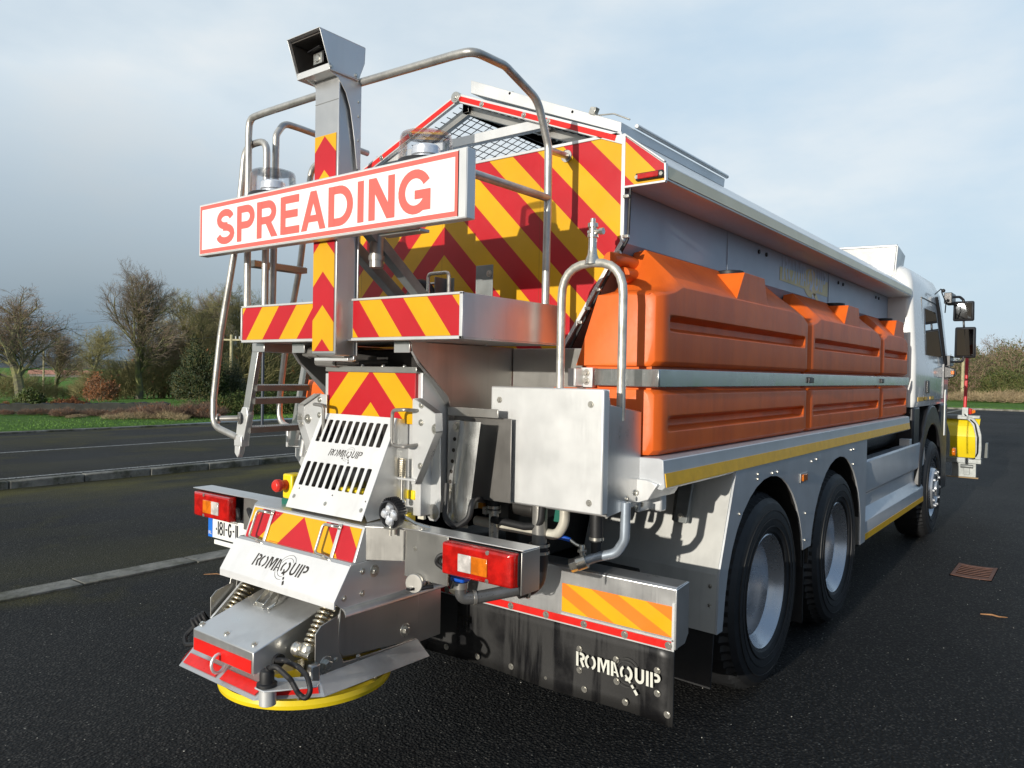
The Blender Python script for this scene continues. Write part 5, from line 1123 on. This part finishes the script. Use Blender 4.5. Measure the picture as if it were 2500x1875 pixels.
part(MB().lathe([(0, -.004), (.012, -.004), (.017, 0), (.017, .01)], (.01, .018, 2.938), (0, 1, 0), 20).box(-.018, .037, .0175, .0205, 2.917, 2.96), 'camera_lens', ZIN, hc, 0)
part(MB().bolt((.1185, -.0, 2.875), (1, 0, 0), .006, .005).bolt((.1185, .13, 2.88), (1, 0, 0), .006, .005), 'bolt', ZIN, hc, 0)
sg_ = part(MB().box(-.847, .847, .002, .048, 2.191, 2.436), 'sign_board', STB, bev=.003, label='white SPREADING sign board with salmon border')
part(MB().box(-.836, .812, -.0005, .002, 2.199, 2.428), 'sign_face', SWH, sg_, 0)
part(MB().box(-.832, .808, -.0016, -.0004, 2.408, 2.426).box(-.832, .808, -.0016, -.0004, 2.201, 2.219).box(-.832, -.818, -.0016, -.0004, 2.219, 2.408).box(.794, .808, -.0016, -.0004, 2.219, 2.408), 'sign_border', STP, sg_, 0)
part(bold_mb('SPREADING', (-.697, -.0012, 2.231), (1, 0, 0), (0, 0, 1), 1.375, .160), 'lettering', STP, sg_, 0, smooth=0)
part(MB().box(.808, .845, -.0005, .002, 2.195, 2.432), 'sign_end', STB, sg_, 0)
part(MB().box(-.6, .6, .048, .07, 2.25, 2.30).box(.36, .58, .048, .10, 2.180, 2.192), 'sign_bracket', STD, sg_)
for x, lb in ((-.432, 'left clear beacon on the sign bracket'), (.535, 'right clear beacon on the sign bracket')):
    bs = part(MB().lathe([(0, 0), (.115, 0), (.115, .012), (.108, .03), (0, .03)], (x, .12, 2.425), (0, 0, 1), 40).box(x-.12, x+.12, .05, .2, 2.405, 2.424), 'beacon', PLB, bev=.002, label=lb)
    part(MB().lathe([(.106, .03), (.103, .08), (.099, .122), (.094, .132), (.075, .138), (0, .139)], (x, .12, 2.425), (0, 0, 1), 48).lathe([(.102, .031), (.099, .08), (.095, .120), (.090, .128), (.072, .133), (0, .134)], (x, .12, 2.425), (0, 0, 1), 48), 'beacon_dome', CLR, bs, 0)
    part(MB().lathe([(.0, .03), (.052, .03), (.050, .05), (.056, .055), (.054, .085), (.046, .092), (0, .092)], (x, .12, 2.425), (0, 0, 1), 24), 'beacon_reflector', CHR, bs, 0)
# struts behind the post
part(MB().loft([[(x, .18, 2.20), (x+.05, .18, 2.20), (x+.05, .22, 2.23), (x, .22, 2.23)] if e == 0 else [(x, .60, 1.90), (x+.05, .60, 1.90), (x+.05, .64, 1.93), (x, .64, 1.93)] for x in (-.02,) for e in (0, 1)]).loft([[(.10, .18, 2.24), (.15, .18, 2.24), (.15, .22, 2.27), (.10, .22, 2.27)], [(.10, .62, 1.90), (.15, .62, 1.90), (.15, .66, 1.93), (.10, .66, 1.93)]]), 'post_strut', GLV)
part(MB().cyl((.125, .25, 2.10), (.125, .25, 2.44), .030, n=20).cyl((.125, .25, 2.13), (.125, .25, 2.15), .034, n=20), 'lift_cylinder', PIP, bev=0)
# gear pump, U handle, angle brackets on the platform
pm = part(MB().cyl((.10, .62, 1.955), (.30, .62, 1.955), .06, n=24).box(.08, .32, .54, .70, 1.79, 1.95), 'drain_cover', STD, bev=.004)
part(MB().tube([(.095, .60, 1.97), (.095, .60, 2.115), (.225, .60, 2.115), (.225, .60, 1.97)], .0085, 10, fil=.022), 'u_handle', ZIN, pm, 0)
part(MB().box(.02, .026, .72, .80, 1.95, 2.12).box(.02, .075, .80, .805, 1.95, 2.12).box(.30, .306, .70, .80, 1.93, 2.15).box(.306, .40, .70, .706, 1.93, 2.15), 'angle_bracket', GLV, pm)
part(MB().bolt((.38, .70, 2.11), (0, -1, 0), .010, .006).cyl((-.02, .74, 2.09), (.02, .74, 2.09), .008, n=8), 'bolt', ZIN, pm, 0)
part(MB().tube([(-.16, .7, 1.80), (-.15, .7, 2.0), (-.06, .7, 2.10), (.0, .72, 2.06), (.02, .72, 1.80)], .024, 12, fil=.08), 'rubber_hose', BLK, pm, 0)
part(MB().lathe([(0, .02), (.035, .018), (.05, .0)], (.18, .30, 1.945), (0, 0, 1), 24).lathe([(0, .02), (.035, .018), (.05, .0)], (-.25, .35, 1.94), (0, 0, 1), 24), 'cap', WPN, pm, 0)
# ---------------------------------------------------------------- guard rails
rr_ = .0165
ra_ = MB().tube([(.09, .17, 2.868), (.62, .17, 2.856), (.72, .17, 2.85), (.72, .36, 2.858), (.72, .58, 2.79), (.72, .665, 2.62), (.72, .668, 2.40), (.72, .662, 1.80)], rr_, 14, fil=.10)
go = part(ra_, 'guard_rail', GAL, bev=0, smooth=60)
part(MB().tube([(.72, .10, 2.40), (.72, .668, 2.402)], rr_, 14).tube([(.30, .12, 2.40), (.66, .12, 2.40), (.72, .12, 2.40), (.72, .2, 2.40)], rr_, 14, fil=.05), 'mid_rail', GAL, go, 0)
part(MB().tube([(.72, .667, 2.605), (.665, .889, 2.64)], .0145, 12).lathe([(0, 0), (.028, 0), (.028, -.006)], (.665, .888, 2.64), (0, 1, 0), 18), 'rail_stay', GAL, go, 0)
part(MB().tube([(-.04, .17, 2.872), (-.58, .17, 2.872), (-.700, .17, 2.868), (-.706, .17, 2.78), (-.70, .17, 1.80)], rr_, 14, fil=.09), 'guard_rail', GAL, bev=0, smooth=60)
part(MB().tube([(-.62, .255, 1.80), (-.62, .265, 2.80), (-.62, .31, 2.868), (-.62, .40, 2.868), (-.62, .85, 2.85)], rr_, 14, fil=.06), 'guard_rail', GAL, bev=0, smooth=60)
for y, bot in ((.20, 0), (.60, 1)):
    pth = [(-.60, y, 1.80), (-.60, y, 2.62), (-.60, y, 2.755), (-.78, y, 2.755), (-.80, y, 2.60), (-.865, y, 2.228), (-.975, y, 1.83), (-1.032, y, 1.50), (-1.035, y, 1.36), (-.815, y, 1.315)]
    part(MB().tube(pth, rr_, 14, fil=.085), 'ladder_handrail', GAL, bev=0, smooth=60)
# ladder
ldr = part(MB().loft([[(x-.026, y, z), (x+.026, y, z), (x+.026, y+.025, z), (x-.026, y+.025, z)] for x, y, z in ((-.672, .205, 1.782), (-.795, .205, 1.285))]).loft([[(x-.026, y, z), (x+.026, y, z), (x+.026, y+.025, z), (x-.026, y+.025, z)] for x, y, z in ((-.70, .53, 1.782), (-.83, .53, 1.25))]).box(-.70, -.60, .20, .54, 1.74, 1.782), 'ladder', ST, bev=.002)
mb = MB()
for z, x in ((1.575, -.725), (1.510, -.74), (1.365, -.775), (2.19, -.76)):
    mb.box(x-.035, x+.035, .225, .54, z-.026, z+.002)
    for k in range(22): y = .232+k*.0142; mb.prism([(x-.03, y, z), (x-.03, y+.007, z), (x-.03, y+.0035, z+.007)], (.06, 0, 0))
part(mb, 'rung', STD, ldr, 0)
lf = part(MB().prism([(-.735, .198, 1.468), (-.775, .198, 1.468), (-.815, .198, 1.40), (-.835, .198, 1.285), (-.77, .198, 1.285), (-.725, .198, 1.43)], (0, .035, 0)).prism([(-.84, .20, 1.29), (-.79, .20, 1.29), (-.80, .20, 1.235), (-.815, .20, 1.213), (-.84, .20, 1.235)], (0, .03, 0)).box(-.83, -.765, .19, .235, 1.272, 1.325), 'folding_foot', STB, bev=.004)
part(MB().cyl((-.79, .19, 1.412), (-.865, .13, 1.408), .014, n=16).cyl((-.865, .13, 1.408), (-.872, .125, 1.408), .025, n=24).cyl((-.786, .195, 1.412), (-.79, .187, 1.412), .03, n=20), 'plunger_knob', PIP, lf, .001)
# far side bracket hardware seen under the ladder
part(MB().box(-.93, -.68, .60, .606, 1.235, 1.335).box(-.93, -.915, .57, .60, 1.235, 1.335).prism([(-.86, .58, 1.235), (-.60, .58, 1.225), (-.60, .58, 1.10), (-.77, .58, 1.10), (-.86, .58, 1.19)], (0, .005, 0)).cyl((-.76, .55, 1.20), (-.74, .55, 1.29), .016), 'ladder_bracket', STB)
part(MB().box(-1.15, -.62, .80, 3.0, 1.32, 1.60).loft([[(-1.15, y, 1.70), (-.775, y, 1.70), (-.88, y, 2.0), (-1.15, y, 2.0)] for y in (.83, 2.85)]), 'brine_tank', ORG, bev=.03, seg=4)
# ---------------------------------------------------------------- pump cabinet and its loop pipe
pb = MB().loft([[(.565, y, 1.605), (1.112, y, 1.605), (1.112, y, 1.128), (.565, y, 1.128)] for y in (.500, .545)])
pc = part(pb, 'pump_cabinet', STB, bev=.006, label='pale steel pump cabinet right of the chute')
part(MB().yz([(.545, 1.60), (.560, 1.545), (.81, 1.512), (.81, 1.20), (.86, 1.20), (.86, 1.135), (.545, 1.115)], .57, 1.108), 'cabinet_body', ST, pc, .004)
part(MB().box(1.085, 1.112, .80, .94, 1.10, 1.235).box(1.10, 1.16, .90, .95, 1.095, 1.235), 'cabinet_bracket', STB, pc, .008)
mb = MB()
for x, z in ((.612, 1.548), (1.055, 1.546), (.612, 1.172), (1.055, 1.170)): mb.bolt((x, .500, z), (0, -1, 0), .0085, .005)
for y, z in ((.70, 1.17), (.77, 1.185), (.82, 1.19), (.70, 1.12), (.77, 1.125), (.82, 1.13)): mb.bolt((1.112 if y > .7 else 1.109, y, z), (1, 0, 0), .008, .006)
part(mb, 'bolt', ZIN, pc, 0)
lpo = part(MB().tube([(.805, .66, 1.50), (.805, .66, 2.11), (1.095, .66, 2.11), (1.095, .66, 1.48)], .0178, 18, fil=.135), 'loop_pipe', pbr('blotchy_pipe', (.52, .51, .46), .45, .6, .35, 18, .2, 60), bev=0, smooth=60)
part(MB().lathe([(.032, -.02), (.028, .0), (.020, .02), (.017, .05), (.017, .085), (.022, .088), (.022, .10), (.016, .105), (.016, .125), (.021, .13), (.021, .145), (.012, .15), (.010, .165), (0, .167)], (.95, .66, 2.125), (0, 0, 1), 24).cyl((.93, .66, 2.235), (.99, .66, 2.235), .010, n=12).cyl((.985, .66, 2.235), (1.0, .66, 2.235), .014, n=8), 'vent_valve', ZIN, lpo, 0)
# ---------------------------------------------------------------- pipework under the cabinet
def pipe(path, r, mat, name, par, fil=.06, n=16): return part(MB().tube(path, r, n, fil=fil), name, mat, par, 0, smooth=60)
pw = pipe([(.785, .56, 1.22), (.785, .56, 1.02), (.785, .56, .90)], .0315, PIP, 'suction_pipe', TR)
part(MB().tube([(.785, .56, .965), (.785, .56, .88), (.78, .55, .80), (.735, .48, .782)], .037, 16, fil=.08), 'rubber_elbow', BLK, pw, 0)
mb = MB()
for z in (.955, .925): mb.lathe([(.0405, 0), (.0435, 0), (.0435, .012), (.0405, .012)], (.785, .56, z), (0, 0, 1), 24)
mb.lathe([(.041, 0), (.044, 0), (.044, .01), (.041, .01)], (.76, .515, .79), (-.55, -.8, -.15), 24)
part(mb, 'hose_clamp', ZIN, pw, 0)
p2 = pipe([(.544, .56, 1.14), (.545, .56, .90)], .021, ZIN, 'thin_pipe', TR)
part(MB().tube([(.544, .56, 1.25), (.544, .56, 1.075)], .027, 14).tube([(.53, .555, 1.112), (.51, .54, 1.113), (.58, .40, 1.145), (.615, .33, 1.145), (.612, .32, 1.08), (.55, .31, 1.035), (.48, .32, 1.06), (.46, .35, 1.2)], .0125, 10, fil=.05), 'rubber_hose', BLK, p2, 0)
mb = MB()
for z in (1.08, 1.062): mb.lathe([(.027, 0), (.030, 0), (.030, .012), (.027, .012)], (.544, .56, z), (0, 0, 1), 20)
mb.box(.505, .525, .53, .55, 1.055, 1.085)
part(mb, 'hose_clamp', ZIN, p2, 0)
pipe([(.42, .59, 1.008), (.56, .585, 1.007), (.86, .58, 1.006), (.893, .58, 1.06), (.893, .58, 1.22)], .021, pbr('cream_pipe', (.55, .52, .44), .4, .2, .2, 10), 'bent_pipe', TR, .09)
pipe([(.55, .545, 1.035), (.72, .545, 1.028), (.80, .545, 1.04), (.815, .545, 1.22)], .016, BLK, 'rubber_hose', TR, .07)
part(MB().box(.60, .74, .66, .80, 1.04, 1.2).cyl((.60, .63, 1.09), (.72, .63, 1.085), .035).box(.44, .52, .62, .70, 1.0, 1.2), 'pump', DRK, bev=.01)
part(MB().prism([(.84, .60, 1.16), (.855, .60, 1.16), (.86, .60, 1.055), (.825, .60, 1.055)], (0, .02, 0)), 'green_tag', GRN); part(MB().box(.42, .45, .60, .62, 1.06, 1.085), 'amber_connector', pbr('amber_plastic', (.6, .25, .01), .4), bev=.003)
# ball valve with blue lever and drain branch
bv = pipe([(.925, .62, .892), (1.0, .65, .927), (1.085, .665, .955), (1.118, .67, 1.01), (1.12, .67, 1.16)], .020, pbr('blue_grey_pipe', (.36, .41, .47), .35, .5, .15, 12), 'drain_pipe', TR, .06)
part(MB().cyl((.905, .61, .883), (.955, .632, .905), .028, n=6).cyl((.93, .622, .894), (.965, .637, .91), .030, n=18).cyl((.95, .63, .90), (.948, .625, .975), .012, n=12).cyl((.949, .628, .945), (.949, .627, .956), .021, n=6), 'ball_valve', ZIN, bv, .001)
part(MB().tube([(.948, .625, .965), (.925, .62, .972), (.895, .61, .992)], .0075, 8, fil=.02), 'lever', ZIN, bv, 0)
part(MB().tube([(.902, .612, .988), (.87, .60, .996), (.80, .58, .998)], [.009, .0105, .0085], 8), 'blue_grip', BLU, bv, 0)
part(MB().tube([(.995, .66, .985), (.993, .66, 1.2)], .026, 14).tube([(.995, .66, .93), (.995, .66, .99)], .021, 12), 'rubber_hose', BLK, bv, 0); part(MB().lathe([(.027, 0), (.030, 0), (.030, .012), (.027, .012)], (.995, .66, .995), (0, 0, 1), 20), 'hose_clamp', ZIN, bv, 0)
# capped coupling and return elbow under the lamp
cpl = part(MB().cyl((.545, .09, .858), (.515, .19, .858), .034, n=28).lathe([(.036, 0), (.039, .004), (.039, .018), (.034, .022)], (.538, .115, .858), (-.3, 1, 0), 28).cyl((.515, .19, .858), (.50, .26, .858), .028, n=8), 'coupling', ZIN, bev=.001)
part(MB().cyl((.55, .075, .858), (.545, .092, .858), .037, n=28), 'coupling_cap', STD, cpl, .003)
part(MB().box(.53, .555, .055, .08, .835, .845).box(.505, .515, .08, .10, .862, .868).tube([(.575, .09, .842), (.60, .13, .845)], .008, 8), 'cap_lever', PLB, cpl, .001)
pipe([(.50, .25, .86), (.505, .33, .86), (.56, .36, .85), (.565, .30, .775)], .030, pbr('olive_pipe', (.23, .215, .17), .32, .55, .2, 12), 'elbow', cpl, .05)
pipe([(.5, .28, .86), (.6, .36, .88), (.75, .42, .9)], .026, PIP, 'feed_pipe', cpl, .04)
rp2 = pipe([(.590, .30, .815), (.592, .30, .760), (.635, .345, .762), (.74, .485, .785)], .025, pbr('dark_grey_pipe', (.15, .15, .15), .3, .5, .2, 12), 'return_pipe', TR, .04)
part(MB().cyl((.590, .30, .80), (.590, .30, .826), .029, n=20).lathe([(.026, 0), (.029, 0), (.029, .014), (.026, .014)], (.625, .335, .762), (.6, .78, .03), 20), 'collar', PIP, rp2, .001)
part(MB().box(.552, .622, .275, .325, .828, .862), 'blue_tap', BLU, rp2, .008)
# ---------------------------------------------------------------- rear bar, reflectors, mudflap
rb = part(MB().loft([[(x, y, z) for y, z in ((.68, .622), (.68, .852), (.69, .86), (.78, .865), (.78, .852), (.70, .845), (.70, .62))] for x in (-1.33, 1.338)]).prism([(1.336, .68, .852), (1.336, .79, .862), (1.336, .79, .66), (1.336, .76, .628), (1.336, .68, .625)], (.004, 0, 0)), 'rear_bar', ST, bev=.002)
part(MB().box(.823, 1.325, .676, .6795, .668, .786), 'marker_board', CH_M, rb, .001)
part(MB().box(-1.32, 1.322, .6765, .6797, .622, .652), 'red_strip', RTP, rb, .001)
part(MB().box(-1.32, 1.322, .675, .68, .617, .622).box(.82, 1.332, .675, .68, .655, .660).box(1.324, 1.334, .675, .68, .617, .80), 'strip_edge', STB, rb, 0)
mb = MB()
for i in range(-6, 8): mb.bolt((1.312-(7-i)*.1892, .6765, .636), (0, -1, 0), .010, .004)
part(mb, 'rivet', ZIN, rb, 0)
fm = MB(); k = 40
fm.add([(-1.30+2.63*i/k, .684+.006*math.sin(i*.9)*(1-j/6)*0+.012*math.sin(i*.55)*(j/6)**2, .63-(.63-.325)*j/6) for j in range(7) for i in range(k+1)], [(j*(k+1)+i, j*(k+1)+i+1, (j+1)*(k+1)+i+1, (j+1)*(k+1)+i) for j in range(6) for i in range(k)])
m = MT('wet_rubber'); q = m.noise(11, 5, (1, 1, .08)); wet = m.math('MULTIPLY', m.ramp(q, (.48, 0), (.56, 1)), m.ramp(m.noise(3.2, 5), (.35, 0), (.55, 1)))
m.put('Base Color', m.mix(wet, (.019, .0185, .018), (.006, .006, .007))).put('Roughness', m.mix(wet, (.62, .62, .62), (.25, .25, .25))); m.bump(m.noise(5, 4), .2, .02); WRB = m.m
mf = fm.build('mud_flap', WRB, TR, smooth=80); sm = mf.modifiers.new('thickness', 'SOLIDIFY'); sm.thickness = .008; sm.offset = 1
mb = MB()
for x, z in ((.912, .528), (1.085, .526), (1.265, .527), (.914, .441), (1.089, .440), (1.267, .440), (.75, .367), (.939, .368), (1.129, .368), (1.31, .37), (.56, .367), (.366, .365), (.174, .364), (-.02, .365)): mb.bolt((x, .681-.0, z), (0, -1, 0), .009, .008)
part(mb, 'rivet', ZIN, mf, 0)
part(logo_mb((.905, .668, .462), (1, 0, 0), (0, 0, 1), .378, -.02, LOGO), 'lettering', pbr('logo_ivory', (.62, .62, .55), .5), mf, 0, smooth=0)
part(logo_mb((.905, .6685, .462), (1, 0, 0), (0, 0, 1), .378, 0, RINGS), 'logo_ring', pbr('ring_dark', (.055, .055, .052), .5), mf, 0, smooth=0)
for o in sc.objects:
    if 'h' in o: del o['h']
